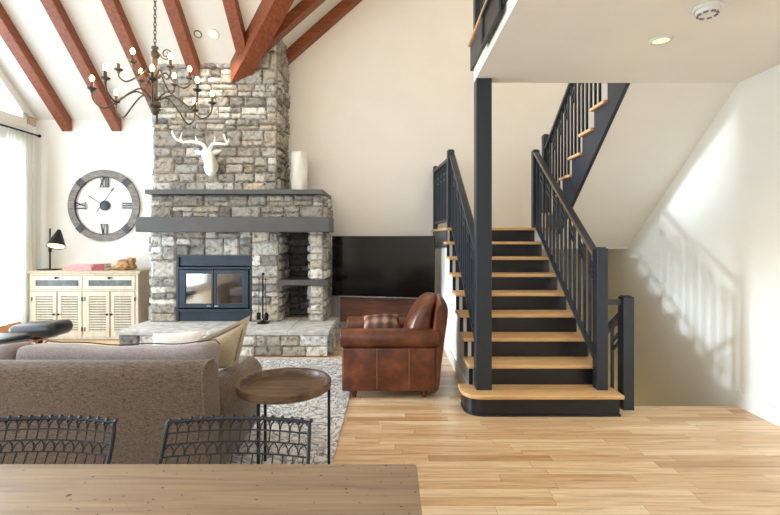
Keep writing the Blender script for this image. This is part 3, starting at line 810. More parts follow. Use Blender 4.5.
numeral('XII', ccx, ccz+.365, 0); numeral('VI', ccx, ccz-.365, 0); numeral('III', ccx+.365, ccz, PI/2); numeral('IX', ccx-.365, ccz, PI/2)
def hand(name, tx, tz, bx, bz):
    m = MB(); a = Vector((ccx+bx, WY-.035, ccz+bz)); b = Vector((ccx+tx, WY-.035, ccz+tz))
    m.bar(a, b, .012, .006); d = (b-a).normalized(); c = b-d*.06
    m.bar(c, c+d*.05, .03, .006); m.build(name, M['clockmetal'], ck)
hand('hour_hand', -.235, .155, .0, .0); hand('minute_hand', .155, .275, -.11, -.10)
m = MB(); m.lathe([(0,0),(.075,0),(.075,.03),(.04,.045),(0,.045)], (ccx+.01,WY-.004,ccz), 28, (0,-1,0)); m.build('hub', M['clockmetal'], ck, True)

# light switch
m = MB(); m.box(PX(143.2,7.04), PX(147.5,7.04), WY-.008, WY-.001, PZ(252,7.04), PZ(245.5,7.04), .002); o = m.build('light_switch', M['plastic']); tag(o, 'small white switch plate on the wall left of the stone chimney', 'switch')

# ------------------------------------------------------------------ louvred cabinet
CF = 6.60; CX0, CX1 = -5.27, -3.65; CB = WY-.02
cb = thing('cabinet', 'whitewashed wooden cabinet with louvred doors under the clock', 'cabinet', ((CX0+CX1)/2, 6.8, 0))
m = MB(); m.box(CX0+.02, CX1-.02, CF+.02, CB, .06, .97); m.box(CX0+.02, CX1-.02, CF+.04, CB, .001, .06); m.build('body', M['cab_side'], cb)
m = MB(); m.box(CX0-.02, CX1+.02, CF-.025, CB, .971, 1.012, .006); m.build('top', M['cab_side'], cb)
m = MB()
for a, b in ((CX0+.02,CX0+.06),((CX0+CX1)/2-.022,(CX0+CX1)/2+.022),(CX1-.06,CX1-.02)): m.box(a, b, CF, CF+.02, .012, .97)
for a, b in ((CX0+.06,(CX0+CX1)/2-.022),((CX0+CX1)/2+.022,CX1-.06)):
    for z0, z1 in ((.945,.97),(.715,.735),(.012,.045)): m.box(a, b, CF, CF+.02, z0, z1)
m.build('face_frame', M['cab'], cb)
for a, b in ((CX0+.065,(CX0+CX1)/2-.027),((CX0+CX1)/2+.027,CX1-.065)):
    m = MB(); z0, z1 = .74, .94
    m.box(a, b, CF-.008, CF+.018, z1-.065, z1); m.box(a, b, CF-.008, CF+.018, z0, z0+.05); m.box(a, a+.045, CF-.008, CF+.018, z0+.05, z1-.065); m.box(b-.045, b, CF-.008, CF+.018, z0+.05, z1-.065)
    d = m.build('drawer', M['cab'], cb)
    m = MB(); m.box(a+.045, b-.045, CF+.005, CF+.015, z0+.05, z1-.065); m.build('drawer_glass', M['drawerglass'], d)
    m = MB(); m.lathe([(0,0),(.008,0),(.008,.015),(.018,.02),(.018,.03),(0,.034)], ((a+b)/2, CF-.008, z1-.03), 14, (0,-1,0)); m.tube([((a+b)/2-.035,CF-.014,z1-.03),((a+b)/2+.035,CF-.014,z1-.03)], .006); m.build('knob', M['black'], d, True)
    half = (b-a)/2
    for s, (p, q) in enumerate(((a, a+half-.01), (a+half+.01, b))):
        m = MB(); z0, z1 = .05, .71; fw = .05
        m.box(p, p+fw, CF-.01, CF+.018, z0, z1, .003); m.box(q-fw, q, CF-.01, CF+.018, z0, z1, .003); m.box(p+fw, q-fw, CF-.01, CF+.018, z0, z0+.07); m.box(p+fw, q-fw, CF-.01, CF+.018, z1-.07, z1)
        nl = 14
        for k in range(nl):
            zz = z0+.07+(k+.5)*(z1-z0-.14)/nl
            m.hexa([(p+fw,CF-.008,zz-.016),(q-fw,CF-.008,zz-.016),(q-fw,CF+.010,zz+.002),(p+fw,CF+.010,zz+.002),(p+fw,CF-.008,zz+.001),(q-fw,CF-.008,zz+.001),(q-fw,CF+.010,zz+.010),(p+fw,CF+.010,zz+.010)])
        d = m.build('door', M['cab'], cb)
        mb_ = MB(); mb_.box(p+fw, q-fw, CF+.0185, CF+.0195, z0+.07, z1-.07); mb_.build('shade_backing', M['gap_shade'], d)  # dark sheet standing in for the shade between slats
        kx = q-.022 if s == 0 else p+.022
        m = MB(); m.lathe([(0,0),(.007,0),(.007,.014),(.016,.018),(.016,.03),(0,.034)], (kx, CF-.01, .38), 14, (0,-1,0)); m.build('knob', M['black'], d, True)
        hx = p-.004 if s == 0 else q+.004
        for hz in (.16, .60):
            m = MB(); m.box(hx-.007, hx+.007, CF-.014, CF-.002, hz-.03, hz+.03); m.build('hinge', M['black'], d)
CT = 1.013
# desk lamp
lx, ly = PX(50, 6.75), 6.75
dl = thing('desk_lamp', 'black desk lamp with a lit cone shade on the left end of the cabinet', 'lamp', (lx, ly, CT))
ax = Vector((-.12,.42,1)).normalized(); cpt = Vector((PX(56,6.60), 6.60, PZ(246.5,6.60)))
m = MB(); m.box(lx-.13, lx+.12, ly-.09, ly+.09, CT, CT+.016, .004); m.build('base', M['black'], dl)
m = MB(); m.tube([(lx,ly,CT+.016),(lx,ly,CT+.62)], .011); m.build('pole', M['black'], dl, True)
m = MB(); m.lathe([(0,0),(.022,0),(.022,.09),(0,.09)], (lx, ly-.0, CT+.27), 14); m.tube([(lx,ly,CT+.33),tuple(cpt+ax*.20)], .009); m.build('joint', M['black'], dl, True)
m = MB(); m.lathe([(.115,0),(.119,.004),(.03,.235),(.018,.262),(0,.264)], cpt, 28, ax); bmesh.ops.delete(m.bm, geom=[f for f in m.bm.faces if len(f.verts) > 10], context='FACES')
sh = m.build('shade', M['black'], dl, True); sd = sh.modifiers.new('th','SOLIDIFY'); sd.thickness = .004
m = MB(); m.ball(cpt+ax*.085, .033); m.build('bulb', M['bulb_soft'], dl, True)
m = MB(); m.lathe([(.109,.010),(.036,.20)], cpt, 28, ax); bmesh.ops.delete(m.bm, geom=[f for f in m.bm.faces if len(f.verts) > 10], context='FACES')
m.build('shade_lining', M['linen'], dl, True)
# books
def book(name, x0, x1, y0, y1, z0, z1, mat, lab, grp=None):
    t = thing(name, lab, 'book', ((x0+x1)/2, (y0+y1)/2, z0), 0, grp)
    m = MB(); m.box(x0, x1, y0, y1, z0, z0+.004); m.box(x0, x1, y0, y1, z1-.004, z1); m.box(x0, x1, y0, y0+.004, z0+.004, z1-.004); m.build('cover', mat, t)
    m = MB(); m.box(x0+.004, x1-.004, y0+.004, y1-.004, z0+.004, z1-.004); m.build('pages', M['paper'], t)
bx = lambda p: PX(p, 6.72)
book('book', bx(68), bx(95.5), 6.63, 6.87, CT, CT+.042, M['book_pink'], 'pale pink book lying at the bottom of the left stack on the cabinet')
book('book', bx(70), bx(94), 6.64, 6.86, CT+.043, CT+.082, M['book_pink'], 'pale pink book lying on top of the left stack on the cabinet')
book('book', bx(95.9), bx(107.5), 6.64, 6.84, CT, CT+.048, M['book_red'], 'dark red book at the bottom of the right stack, nearest the driftwood')
book('book', bx(96.5), bx(107), 6.65, 6.83, CT+.049, CT+.09, M['book_red'], 'dark red book on top of the right stack, nearest the driftwood')
# driftwood
m = MB(); t = bmesh.new(); bmesh.ops.create_icosphere(t, subdivisions=4, radius=1)
for v in t.verts:
    c = v.co; k = 1+.16*math.sin(c.x*5+c.z*4)+.10*math.sin(c.y*9+c.x*7)+.05*math.sin(c.z*17+c.x*13)
    lift = .035*c.x
    v.co = Vector((c.x*.165*k, c.y*.09*k, max(-.075, c.z*.09*k*(1+.35*c.x)+lift)))
bmesh.ops.transform(t, matrix=Matrix.Translation((PX(125,6.75), 6.75, CT+.076)), verts=t.verts); m.merge(t)
o = m.build('driftwood', M['driftwood'], None, True, angle=80); tag(o, 'lump of brown driftwood on the right end of the cabinet', 'ornament')

# ------------------------------------------------------------------ curtain and rod
m = MB(); m.tube([(LX+.12, 3.2, 3.055),(LX+.12, 6.93, 3.055)], .014); m.ball((LX+.12, 6.95, 3.055), .026); m.bar((LX+.002,6.8,3.055),(LX+.12,6.8,3.055),.02,.02)
o = m.build('curtain_rod', M['black'], None, True); tag(o, 'black curtain rod above the glazed doors', 'curtain rod')
m = MB(); nn = 96; A = []; Bv = []
rows = [3.04, 2.9, 2.2, 1.2, .5, .02]
grid = []
for z in rows:
    row = []
    for i in range(nn+1):
        t = i/nn; amp = .020+.008*math.sin(t*23)+ (.01 if z < 2.5 else 0)
        row.append(m.bm.verts.new((LX+.12+amp*math.sin(t*PI*2*9+.3*math.sin(z*1.3)), 6.36+t*.50, z)))
    grid.append(row)
for r0, r1 in zip(grid, grid[1:]):
    for i in range(nn): m.bm.faces.new([r0[i], r0[i+1], r1[i+1], r1[i]])
o = m.build('curtain', M['curtain'], None, True, angle=80); sd = o.modifiers.new('th','SOLIDIFY'); sd.thickness = .003
tag(o, 'sheer off-white pleated curtain hanging in the left corner', 'curtain')

# ------------------------------------------------------------------ wall screen and console
tv = thing('television', 'large black flat screen television turned slightly on the wall above the wood console', 'television', (-.112, 6.565, 1.07), math.atan2(-.32, 1.497))
hw, hh = .766, .448
m = MB(); m.box(-hw, hw, 0, .035, -hh, hh, .006); m.build('case', M['tv_bezel'], tv, local=True)
m = MB(); m.box(-hw+.012, hw-.012, -.004, .0, -hh+.022, hh-.012); m.build('screen', M['tv_screen'], tv, local=True)
m = MB(); m.box(-hw+.006, hw-.006, -.006, -.001, -hh+.003, -hh+.013); m.build('silver_edge', M['silver'], tv, local=True)
m = MB(); m.box(-.05, .05, -.010, -.004, -hh+.0, -hh+.018, .002); m.build('badge', M['silver'], tv, local=True)
m = MB(); m.box(-.2, .2, .035, .08, -.2, .2, .004); m.bar((0,.08,0),(.1,.30,0),.05,.08); m.build('wall_mount', M['black'], tv, local=True)
cn = thing('media_console', 'reddish brown wooden console mounted on the wall below the television', 'console', (-.05, 6.95, .24))
c0, c1 = PX(340,6.72), PX(427,6.72)
m = MB(); m.box(c0, c1, 6.72+.02, WY-.02, .24, .605, .004); m.build('body', M['console'], cn)
for i in range(2):
    a = c0+(c1-c0)*i/2; m = MB(); m.box(a+.003, a+(c1-c0)/2-.003, 6.72, 6.739, .245, .60, .003); m.build('door', M['console'], cn)

# ------------------------------------------------------------------ rug
m = MB(); m.box(-3.9, -.375, 2.2, 5.55, .001, .013, .004); o = m.build('rug', M['rug']); tag(o, 'white rug with grey brushed pattern under the sofa and round table', 'rug')
RZ = .0135

# ------------------------------------------------------------------ sofa
SX0, SX1, SB, SF = -3.5, -.985, 2.42, 3.48
sf = thing('sofa', 'taupe woven fabric sofa seen from behind', 'sofa', ((SX0+SX1)/2, 2.95, RZ))
m = MB()
pr = [(SB+.03,.09),(SB+.0,.5),(SB-.035,.735),(SB-.02,.78),(SB+.04,.80),(SB+.12,.79),(SB+.20,.755),(SB+.24,.5),(SB+.24,.09)]
m.prism(pr, 0, SX0+.0, SX1-.005, .018, 2); m.build('back', M['sofa'], sf, True)
m = MB(); m.tube([(SX1-.004,SB+.03,.10),(SX1-.004,SB-.002,.5),(SX1-.004,SB-.036,.735),(SX1-.006,SB-.018,.782),(SX1-.006,SB+.04,.80),(SX1-.006,SB+.12,.79)], .007, 6); m.build('seam_cord', M['sofa'], sf, True)
m = MB(); m.box(SX0+.22, SX1-.22, SB+.245, SF-.02, .09, .32, .02); m.build('seat_base', M['sofa'], sf, True)
for s in (0, 1):
    xo = SX1 if s else SX0; sg = -1 if s else 1
    m = MB(); prof = []
    for a in range(0, 181, 15): prof.append((xo+sg*.115+ .125*math.cos(math.radians(a))*1.0, .455+.122*math.sin(math.radians(a))))
    prof = [(xo+sg*.115+.105, .09)] + prof + [(xo+sg*.115-.105, .09)]
    m.prism(prof, 1, SB+.245, SF, .02, 2); ar = m.build('arm', M['sofa'], sf, True)
cw = (SX1-SX0-.48)/2
for i in range(2):
    a = SX0+.24+i*cw
    m = MB(); m.box(a+.008, a+cw-.008, SB+.37, SF+.01, .325, .475, .05, 4); m.build('seat_cushion', M['cushion'], sf, True)
for (a, b) in ((-3.40,-2.262),(-2.25,-1.085)):
    cx = (a+b)/2; Mx = Matrix.Translation((cx, SB+.375, .645)) @ Matrix.Rotation(math.radians(83), 4, 'X')
    m = MB(); t = bmesh.new(); W_, H_, D_ = b-a, .335, .24; nx_, ny_ = 28, 12
    t.free()
    m.box(-W_/2, W_/2, -H_/2, H_/2, -D_/2, D_/2, .055, 5, Mx)
    bmesh.ops.subdivide_edges(m.bm, edges=[e for e in m.bm.edges if e.calc_length() > .3], cuts=9, use_grid_fill=True)
    for v in m.bm.verts:
        f = (v.co.x-cx)/(W_/2)
        if v.co.z > .68: v.co.z += .028*(abs(f)**2.2)-.016 + .005*math.sin(f*9)
    bc = m.build('back_cushion', M['cushion'], sf, True)
    m = MB()
    for yy in (-1, 1):
        ring = []
        for k in range(41):
            f = -1+2*k/40; zz = .645+H_/2-.012+(.028*(abs(f)**2.2)-.016+.005*math.sin(f*9)) - (.03 if abs(f) > .97 else 0)
            ring.append((cx+f*(W_/2-.012), SB+.375+yy*(D_/2-.022)+.03, zz+.003))
        m.tube(ring, .0042, 6)
    m.build('piping', M['piping'], bc, True)
for x in (SX0+.1, SX1-.1):
    for y in (SB+.12, SF-.1):
        m = MB(); m.lathe([(.022,0),(.03,.08)], (x,y,RZ), 12); m.build('leg', M['black'], sf, True)
# cushions lying on it
Tp = Vector((-.95,3.07,.944)); Lp = Vector((PX(198,3.02),3.02,PZ(341,3.02))); Rp = Vector((PX(237,3.14),3.14,PZ(366,3.14)))
e1 = Lp-Tp; e2 = Rp-Tp; a1 = e1.length-.05; a2 = e2.length-.05; e1.normalize(); e2.normalize(); nn_ = e2.cross(e1).normalized(); ctr = (Lp+Rp)/2
Mx = Matrix(((-e1.x, e2.x, nn_.x, ctr.x), (-e1.y, e2.y, nn_.y, ctr.y), (-e1.z, e2.z, nn_.z, ctr.z), (0,0,0,1)))
m = MB(); m.pillow(Mx, a1, a2, .10, 16, .03, .03, 3)
for v in m.bm.verts:
    v.co.y = max(v.co.y, 2.955); v.co.z = max(v.co.z, .482 if v.co.x < -1.235 else .585)
o = m.build('throw_pillow', M['linen'], None, True, angle=80); tag(o, 'tan linen pillow with flanged edge standing on one corner at the sofa arm', 'pillow')
Mx = Matrix.Translation((-1.50, 3.18, .655)) @ Matrix.Rotation(math.radians(70), 4, 'X') @ Matrix.Rotation(math.radians(4), 4, 'Z')
m = MB(); m.pillow(Mx, .36, .32, .15, 14, .05, 0, 8); o = m.build('throw_pillow', M['linen_white'], None, True, angle=80); tag(o, 'white pillow showing just above the sofa back beside the tan one', 'pillow')

# ------------------------------------------------------------------ round side table
sx, sy, sz, sr = PX(284.5,2.76), 2.76, .60, .283
stb = thing('side_table', 'round brown wooden tray table on thin black legs beside the sofa', 'table', (sx, sy, RZ))
m = MB(); m.lathe([(0,-.045),(sr-.012,-.045),(sr-.002,-.038),(sr,0),(sr-.004,.006),(sr-.024,.006),(sr-.028,.002),(sr-.034,-.026),(sr-.042,-.033),(0,-.033)], (sx,sy,sz), 64); m.build('tray_top', M['tray'], stb, True, angle=35)
for a in (0, 130, 252):
    c, s = math.cos(math.radians(a)), math.sin(math.radians(a)); r = sr-.012
    m = MB(); m.box(sx+c*r-.008, sx+c*r+.008, sy+s*r-.008, sy+s*r+.008, RZ, sz-.046); m.build('leg', M['black'], stb)

# ------------------------------------------------------------------ leather armchair (faces left)
A0, A1 = 4.15, 5.0
ac = thing('armchair', 'worn brown leather club armchair facing left, with rounded back', 'armchair', (0, 4.57, 0))
ax0, ax1 = -.449, .438
for (y0, y1) in ((A0, A0+.19), (A1-.19, A1)):
    m = MB(); m.box(ax0+.005, ax1-.02, y0+.012, y1-.012, .065, .47, .02, 3); a = m.build('arm', M['leather'], ac, True)
    m = MB()
    sec = []
    for k in range(0, 360, 20):
        cs, sn = math.cos(math.radians(k)), math.sin(math.radians(k))
        sec.append(((y0+y1)/2+.105*math.copysign(abs(cs)**.7, cs), .545+.085*math.copysign(abs(sn)**.8, sn)))
    m.prism(sec, 0, ax0-.012, ax1+.02, .03, 3); m.build('arm_pad', M['leather'], a, True, angle=60)
    yy = y0+.0095 if y0 == A0 else y1-.0095
    m = MB()
    for xs_ in (-.12, .175): m.box(xs_-.004, xs_+.004, yy-.004, yy+.004, .09, .46)
    m.build('seam', M['leather_seam'], a)
m = MB(); m.box(ax0+.03, .30, A0+.19, A1-.19, .065, .34, .02, 3); m.build('seat_base', M['leather'], ac, True)
m = MB(); m.box(ax0+.0, .18, A0+.195, A1-.195, .345, .50, .05, 4); m.build('seat_cushion', M['leather'], ac, True)
# back: shell and cushion lofted across the width, arched at the top
def back_loft(mb, prof, y0, y1, n=24, arch=.07, pinch=.3, sub=3):
    bm = mb.bm; rows = []; fine = []; m_ = len(prof)
    for i in range(m_):
        for q in range(sub):
            f = q/sub; p0, p1, p2, p3 = prof[i-1], prof[i], prof[(i+1)%m_], prof[(i+2)%m_]
            fine.append(tuple(.5*(2*p1[d]+(p2[d]-p0[d])*f+(2*p0[d]-5*p1[d]+4*p2[d]-p3[d])*f*f+(3*p1[d]-p0[d]-3*p2[d]+p3[d])*f**3) for d in (0,1)))
    zt = max(z for x, z in fine); zb = min(z for x, z in fine); cx = sum(x for x, z in fine)/len(fine)
    for j in range(n+1):
        f = math.sin((-1+2*j/n)*PI/2); y = (y0+y1)/2+f*(y1-y0)/2; k = 1-pinch*abs(f)**7; row = []
        for x, z in fine:
            t = (z-zb)/(zt-zb); row.append(bm.verts.new((cx+(x-cx)*k + (.0), y, z-arch*abs(f)**3*t**2)))
        rows.append(row)
    for A, B in zip(rows, rows[1:]):
        for i in range(len(A)): bm.faces.new([A[i], A[(i+1)%len(A)], B[(i+1)%len(A)], B[i]])
    bm.faces.new(rows[0]); bm.faces.new(rows[-1][::-1]); bmesh.ops.recalc_face_normals(bm, faces=bm.faces)
m = MB(); back_loft(m, [(.33,.07),(.36,.35),(.40,.6),(.43,.84),(.46,.905),(.50,.91),(.545,.855),(.55,.78),(.525,.6),(.48,.3),(.445,.07)], A0+.05, A1-.05, 24, .06, .2); m.build('back', M['leather'], ac, True, angle=70)
m = MB(); back_loft(m, [(.13,.47),(.145,.56),(.20,.72),(.28,.85),(.35,.91),(.41,.925),(.447,.90),(.425,.8),(.39,.6),(.34,.47)], A0+.13, A1-.13, 20, .07, .35); bk = m.build('back_cushion', M['leather'], ac, True, angle=70)
pts = []
for k in range(25):
    f = -1+2*k/24; pts.append((.475, (A0+A1)/2+f*(A1-A0-.12)/2, .912-.06*abs(f)**3))
m = MB(); m.tube(pts, .007, 6); m.build('piping', M['leather_seam'], bk, True)
for x in (ax0+.115, ax1-.12):
    for y in (A0+.07, A1-.07):
        m = MB(); m.lathe([(.018,0),(.034,.066)], (x,y,.001), 14); m.build('leg', M['console'], ac, True)
Mx = Matrix.Translation((-.085, 4.50, .626)) @ Matrix.Rotation(math.radians(-2), 4, 'Y') @ Matrix.Rotation(math.radians(38), 4, 'X')
m = MB(); m.pillow(Mx, .36, .24, .12, 14, .04, 0, 5); o = m.build('throw_pillow', M['plaid'], None, True, angle=80); tag(o, 'small brown plaid pillow lying on the leather armchair', 'pillow')

# ------------------------------------------------------------------ black leather ottoman
ox, oy = PX(40,5.0), 5.0
ot = thing('ottoman', 'black leather pad on a curved wood shell, seen over the sofa back at far left', 'ottoman', (ox, oy, RZ))
m = MB(); Mx = Matrix.Translation((ox+.015, oy, .475)) @ Matrix.Rotation(math.radians(-4), 4, 'Y')
m.box(-.26, .26, -.18, .18, -.08, .08, .074, 6, Mx)
m.build('pad', M['black_leather'], ot, True)
m = MB(); P = []
for i in range(13):
    t = -1+2*i/12; P.append((ox-.14+t*.22, .368+(.16*max(0,-t-.1)**1.3)))
m.prism([(x, z) for x, z in P]+[(x, z+.02) for x, z in P[::-1]], 1, oy-.17, oy+.17); m.build('shell', M['plywood'], ot, True)
m = MB(); m.lathe([(.025,.03),(.025,.335)], (ox,oy,RZ), 14)
for k in range(4):
    a = PI/4+k*PI/2; m.bar((ox,oy,RZ+.04),(ox+.2*math.cos(a),oy+.2*math.sin(a),RZ+.02),.03,.025)
m.build('pedestal', M['black'], ot, True)
# lounge chair at the frame edge, only its front corner showing
lcx = PX(17,4.4)-.33; lc = thing('lounge_chair', 'black leather lounge chair with wood shell at the left edge, in front of the ottoman', 'chair', (lcx, 4.35, RZ))
m = MB(); m.box(lcx-.33, lcx+.33, 4.1, 4.6, .43, .525, .045, 5); m.build('pad', M['black_leather'], lc, True)
m = MB(); P = [(lcx-.34+.62*i/10, .385+.0*i) for i in range(11)]
m.prism(P+[(x, z+.02) for x, z in P[::-1]], 1, 4.12, 4.58); m.build('shell', M['plywood'], lc, True)
m = MB(); m.lathe([(.025,.03),(.025,.38)], (lcx,4.35,RZ), 14)
for k in range(4):
    a = PI/4+k*PI/2; m.bar((lcx,4.35,RZ+.04),(lcx+.26*math.cos(a),4.35+.24*math.sin(a),RZ+.02),.03,.025)
m.build('pedestal', M['black'], lc, True)

# ------------------------------------------------------------------ dining table and wire chairs
dt = thing('dining_table', 'weathered brown wooden dining table in the foreground', 'table', (-1.0, .95, 0))
m = MB(); m.box(-2.1, .083, .48, 1.42, .715, .76, .006, 2); m.build('tabletop', M['table'], dt, True)
m = MB(); m.box(-2.0, -.02, .58, .60, .62, .714); m.box(-2.0, -.02, 1.30, 1.32, .62, .714); m.build('apron', M['table'], dt)
for x in (-1.95, -.08):
    for y in (.63, 1.27): 
        m = MB(); m.box(x-.04, x+.04, y-.04, y+.04, 0, .714, .004); m.build('leg', M['table'], dt)
def wire_chair(cx, lab, lean=.09):
    t = thing('wire_chair', lab, 'chair', (cx, 1.45, 0), 0, 'black wire chairs behind the dining table')
    W2 = .261; ytop, ztop = 1.70, .792
    def S(s, v):   # v 0 top .. 1 seat corner .. 2 seat front
        w = W2*(1+.03*min(v,1))
        if v <= 1:
            y = ytop-lean*v-(.22-lean)*v*v; z = ztop-.33*v
        else:
            q = v-1; y = ytop-.22-.33*q; z = ztop-.33-.03*math.sin(q*PI)+.03*q
        y -= .030*s*s*(1-.6*max(0,v-1)) if v <= 1 else .0
        z += (.025*s*s*min(1, v) if v > .6 else 0) - .004*s*s*(1-min(v,1))
        return Vector((cx+s*w, y, z))
    nvv = 14; rows = [0, .115, .225, .335, .45, .56, .67, .78, .89, 1.0]
    for nm, rws in (('wire_back', rows), ('wire_seat', [1+.125*i for i in range(9)])):
        m = MB()
        for v in rws[1:]: m.tube([S(-1+2*k/20, v) for k in range(21)], .0032, 5)
        for r in range(len(rws)-1):
            v0, v1 = rws[r], rws[r+1]; split = r % 2 == 0 and nm == 'wire_back'
            shift = (r//2) % 2 if nm == 'wire_back' else 0
            for i in range(nvv+1-(shift if not split else 0)):
                c = -1+(2*i+(shift if not split else 0))/nvv
                if not split: m.tube([S(c, v0), S(c, v1)], .0028, 5); continue
                if shift == 0:
                    for e in (c-1/nvv, c+1/nvv):
                        if abs(e) <= 1: m.tube([S(e, v0), S(c+(e-c)*.22, v0+(v1-v0)*.45), S(c, v1)], .0028, 5)
                else:
                    for e in (c-1/nvv, c+1/nvv):
                        if abs(e) <= 1: m.tube([S(e, v0), S(c+(e-c)*.22, v0+(v1-v0)*.45), S(c, v1)], .0028, 5)
        m.build(nm, M['wire'], t, True)
    rim = [S(-1+2*k/24, 0) for k in range(25)] + [S(1, 2*k/16) for k in range(1, 17)] + [S(1-2*k/24, 2) for k in range(1, 25)] + [S(-1, 2-2*k/16) for k in range(1, 16)]
    m = MB(); m.tube(rim, .0075, 8, True)
    for k in range(nvv+1):
        c = S(-1+2*k/nvv, 0); m.tube([c+Vector((-.007,0,-.010)), c+Vector((.009,0,.011))], .007, 6)
    m.build('rim', M['wire'], t, True)
    for sg in (-1, 1):
        m = MB(); x = cx+sg*.2
        m.tube([(x,1.46,.452),(x+sg*.02,1.60,.008),(x+sg*.02,1.20,.008),(x,1.28,.43)], .008, 8); m.build('leg', M['wire'], t, True)
    m = MB(); m.tube([(cx-.19,1.47,.44),(cx+.19,1.47,.44)], .008); m.tube([(cx-.19,1.275,.425),(cx+.19,1.275,.425)], .008); m.build('seat_brace', M['wire'], t, True)
wire_chair(PX(241.5,1.70), 'black wire chair nearer the round side table, right of the two')
wire_chair(PX(112,1.66)-.258, 'leftmost of the two black wire chairs at the table, cut off by the frame', .03)

# ------------------------------------------------------------------ chandelier
hx, hy = PX(155,4.0), 4.0; h0, h1 = PZ(112,4), PZ(47,4)
ch = thing('chandelier', 'aged iron chandelier with two tiers of lit candle bulbs hanging on a chain', 'chandelier', (hx, hy, h0))
m = MB(); H = h1-h0
m.lathe([(0,-.03),(.02,-.025),(.034,0),(.03,.03),(.05,.05),(.05,.085),(.03,.10),(.022,.12),(.022,H-.10),(.034,H-.09),(.034,H-.05),(.02,H-.03),(.03,H-.02),(.03,H),(0,H)], (hx,hy,h0), 18); m.build('stem', M['iron'], ch, True)
m = MB(); z = h1
ztop = zA(hy)
nl = int((ztop-.12-z)/.036)
for k in range(nl):
    zz = z+.02+k*.036; dx, dy = ((1,0) if k % 2 else (0,1))
    m.tube([(hx+dx*.011*math.cos(a), hy+dy*.011*math.cos(a), zz+.025*math.sin(a)) for a in [2*PI*i/10 for i in range(10)]], .0038, 5, True)
m.build('chain', M['iron'], ch, True)
m = MB(); m.lathe([(0,-.12),(.03,-.12),(.07,-.05),(.07,.02),(0,.02)], (hx,hy,ztop), 18); m.build('ceiling_canopy', M['iron'], ch, True)
m = MB(); sp = []
for k in range(26):
    a = k/25*3.4*PI; r = .055*(1-k/32); sp.append((hx+.10+r*math.cos(a+PI), hy, h1-.06+r*math.sin(a+PI)))
m.tube([(hx+.02,hy,h1-.1),(hx+.035,hy,h1-.09)]+sp, .005, 6); m.build('scroll', M['iron'], ch, True)
LIGHTS = []
def arm(ang, r, zcup, z0, dip, far):
    c, s = math.sin(ang), math.cos(ang)
    P = []
    ctrl = [(.03,z0),(r*.30,z0+.055),(r*.55,z0-.02),(r*.80,z0-dip),(r*.97,z0-dip*.55),(r,zcup-.02)]
    for k in range(25):           # Catmull-Rom
        t = k/24*(len(ctrl)-1); i = min(int(t), len(ctrl)-2); f = t-i
        p0, p1, p2, p3 = ctrl[max(0,i-1)], ctrl[i], ctrl[i+1], ctrl[min(len(ctrl)-1,i+2)]
        q = [.5*(2*p1[d]+(p2[d]-p0[d])*f+(2*p0[d]-5*p1[d]+4*p2[d]-p3[d])*f*f+(3*p1[d]-p0[d]-3*p2[d]+p3[d])*f**3) for d in (0,1)]
        P.append((hx+c*q[0], hy+s*q[0], q[1]))
    m = MB(); m.tube(P, .0072, 6)
    x, y = hx+c*r, hy+s*r
    m.lathe([(0,-.03),(.010,-.026),(.012,-.010),(.032,0),(.036,.010),(.032,.010),(.012,.004),(0,.004)], (x,y,zcup), 14)
    a = m.build('arm', M['iron'], ch, True)
    m = MB(); m.lathe([(.0125,.005),(.0125,.062),(0,.062)], (x,y,zcup), 10); m.build('candle_sleeve', M['iron'], a, True)
    m = MB(); m.lathe([(0,.063),(.010,.066),(.019,.084),(.019,.098),(.009,.115),(0,.122)], (x,y,zcup), 12); m.build('bulb', M['bulb'], a, True)
    LIGHTS.append((x, y, zcup+.16))
for k in range(8): arm(math.radians(20+45*k), .47, 2.725, PZ(100,4), .12, 0)
for k in range(6): arm(math.radians(8+60*k), .28, 2.92, PZ(78,4), .06, 0)

# ------------------------------------------------------------------ ceiling fittings
def plane_disc(name, lab, c, nrm, r, ring_mat, lens_mat, cat, depth=.012):
    t = thing(name, lab, cat, c)
    nrm = Vector(nrm).normalized(); c = Vector(c)
    m = MB(); m.lathe([(r*.68,0),(r,0),(r,depth*.4),(r*.92,depth),(r*.72,depth)], c, 32, nrm)
    bmesh.ops.delete(m.bm, geom=[f for f in m.bm.faces if len(f.verts) > 10], context='FACES'); m.build('trim_ring', ring_mat, t, True)
    m = MB(); m.lathe([(0,.001),(r*.72,.001),(r*.72,.006),(0,.007)], c, 32, nrm); m.build('lens', lens_mat, t, True)
    return t
plane_disc('downlight', 'lit round downlight in the flat ceiling under the loft', (PX(661,3.12), 3.12, 2.839), (0,0,-1), .075, M['plastic'], M['downlight'], 'downlight')
def onA(px, py):
    k = (EYE-0, (HY-py)/F); Y = (3.33+PITCH*WY-EYE)/(k[1]+PITCH); return (PX(px,Y), Y, zA(Y)-.001)
nA = (0, -PITCH, -1)
c = onA(213.5, 34); plane_disc('downlight', 'lit downlight in the sloping ceiling above the chimney', c, nA, .075, M['plastic'], M['downlight'], 'downlight')
c = onA(198, 34); plane_disc('speaker_vent', 'small grey round vent beside the downlight in the sloping ceiling', c, nA, .055, M['vent'], M['plastic'], 'vent')
sd_ = thing('smoke_detector', 'white round smoke detector on the ceiling under the loft', 'smoke detector', (PX(707.5,2.68), 2.68, 2.839))
x, y, z = sd_.location
m = MB(); m.lathe([(0,0),(.075,0),(.078,-.012),(.07,-.02),(0,-.02)], (x,y,z), 32); m.build('base', M['plastic'], sd_, True)
m = MB(); m.lathe([(0,-.021),(.062,-.021),(.058,-.042),(.035,-.048),(0,-.049)], (x,y,z), 32); m.build('cover', M['plastic'], sd_, True)
m = MB()
for k in range(8):
    a = 2*PI*k/8; m.box(.044,.056,-.012,.012,-.051,-.040,0,1,Matrix.Translation((x,y,z)) @ Matrix.Rotation(a,4,'Z'))
m.build('vent_slots', M['vent'], sd_)

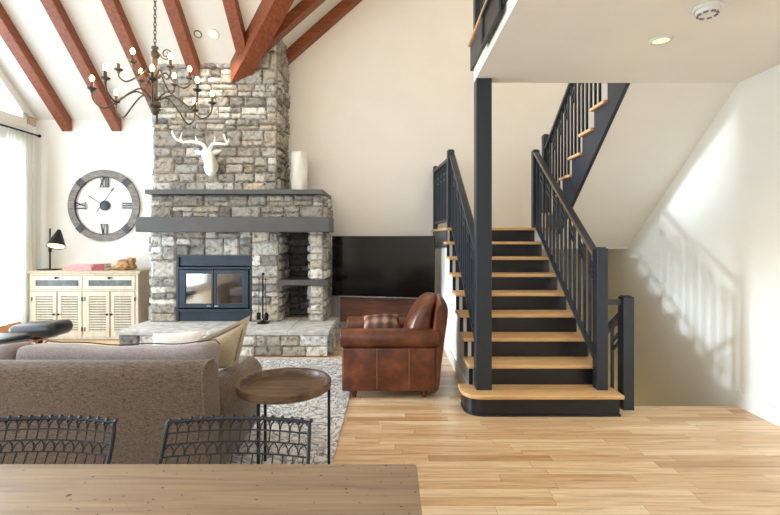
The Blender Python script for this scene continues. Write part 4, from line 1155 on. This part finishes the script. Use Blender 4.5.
# ------------------------------------------------------------------ light
w = bpy.data.worlds.new('world'); scene.world = w; w.use_nodes = True
bg = w.node_tree.nodes['Background']; bg.inputs[0].default_value = (.84,.93,1.0,1); bg.inputs[1].default_value = 7.2
def lamp(kind, name, loc, energy, color=(1,1,1), rot=(0,0,0), **kw):
    d = bpy.data.lights.new(name, kind); d.energy = energy; d.color = color
    for k, v in kw.items(): setattr(d, k, v)
    o = bpy.data.objects.new(name, d); COL.objects.link(o); o.location = loc; o.rotation_euler = rot; return o
# low veiled sun through the windows on the left
sd = Vector((1, .02, -.20)).normalized()
lamp('SUN', 'sun', (-9,5,4), 3.6, (.80,.91,1), sd.to_track_quat('-Z','Y').to_euler(), angle=math.radians(5.5))
# daylight portals in the openings
def portal(name, loc, size, size_y, rot):
    o = lamp('AREA', name, loc, 1, (1,1,1), rot, shape='RECTANGLE', size=size, size_y=size_y); o.data.cycles.is_portal = True
portal('window_portal', (LX-.2, 2.86, 1.55), 2.9, 7.8, (0, -PI/2, 0))
portal('window_portal', (LX-.2, 5.4, 4.4), 2.5, 3.0, (0, -PI/2, 0))
portal('window_portal', (-2.45, BY-.2, 4.1), 6.1, .8, (PI/2, 0, 0))  # high opening behind the camera, unseen and sized for the light
portal('window_portal', (-1.65, BY-.2, 1.45), 1.1, 2.5, (PI/2, 0, 0))  # low opening behind the camera, added to brighten floor and loft ceiling
for p in LIGHTS: lamp('POINT', 'candle_light', p, 4, (1,.72,.42), shadow_soft_size=.03)
lamp('SPOT', 'downlight_beam', (PX(661,3.12), 3.12, 2.81), 60, (1,.86,.66), (0,0,0), spot_size=math.radians(120), spot_blend=.6, shadow_soft_size=.06)
c = onA(213.5, 34); lamp('SPOT', 'downlight_beam', (c[0], c[1]-.02, c[2]-.06), 60, (1,.86,.66), (0,0,0), spot_size=math.radians(110), spot_blend=.6, shadow_soft_size=.06)
lamp('POINT', 'desk_lamp_light', tuple(cpt+ax*.02), 3, (1,.8,.5), shadow_soft_size=.03)
lamp('POINT', 'basement_lamp', (2.6, 5.9, -1.7), 22, (1,.78,.36), shadow_soft_size=.1)
lamp('POINT', 'loft_lamp', (2.2, 2.6, 5.4), 120, (1,.8,.5), shadow_soft_size=.15)
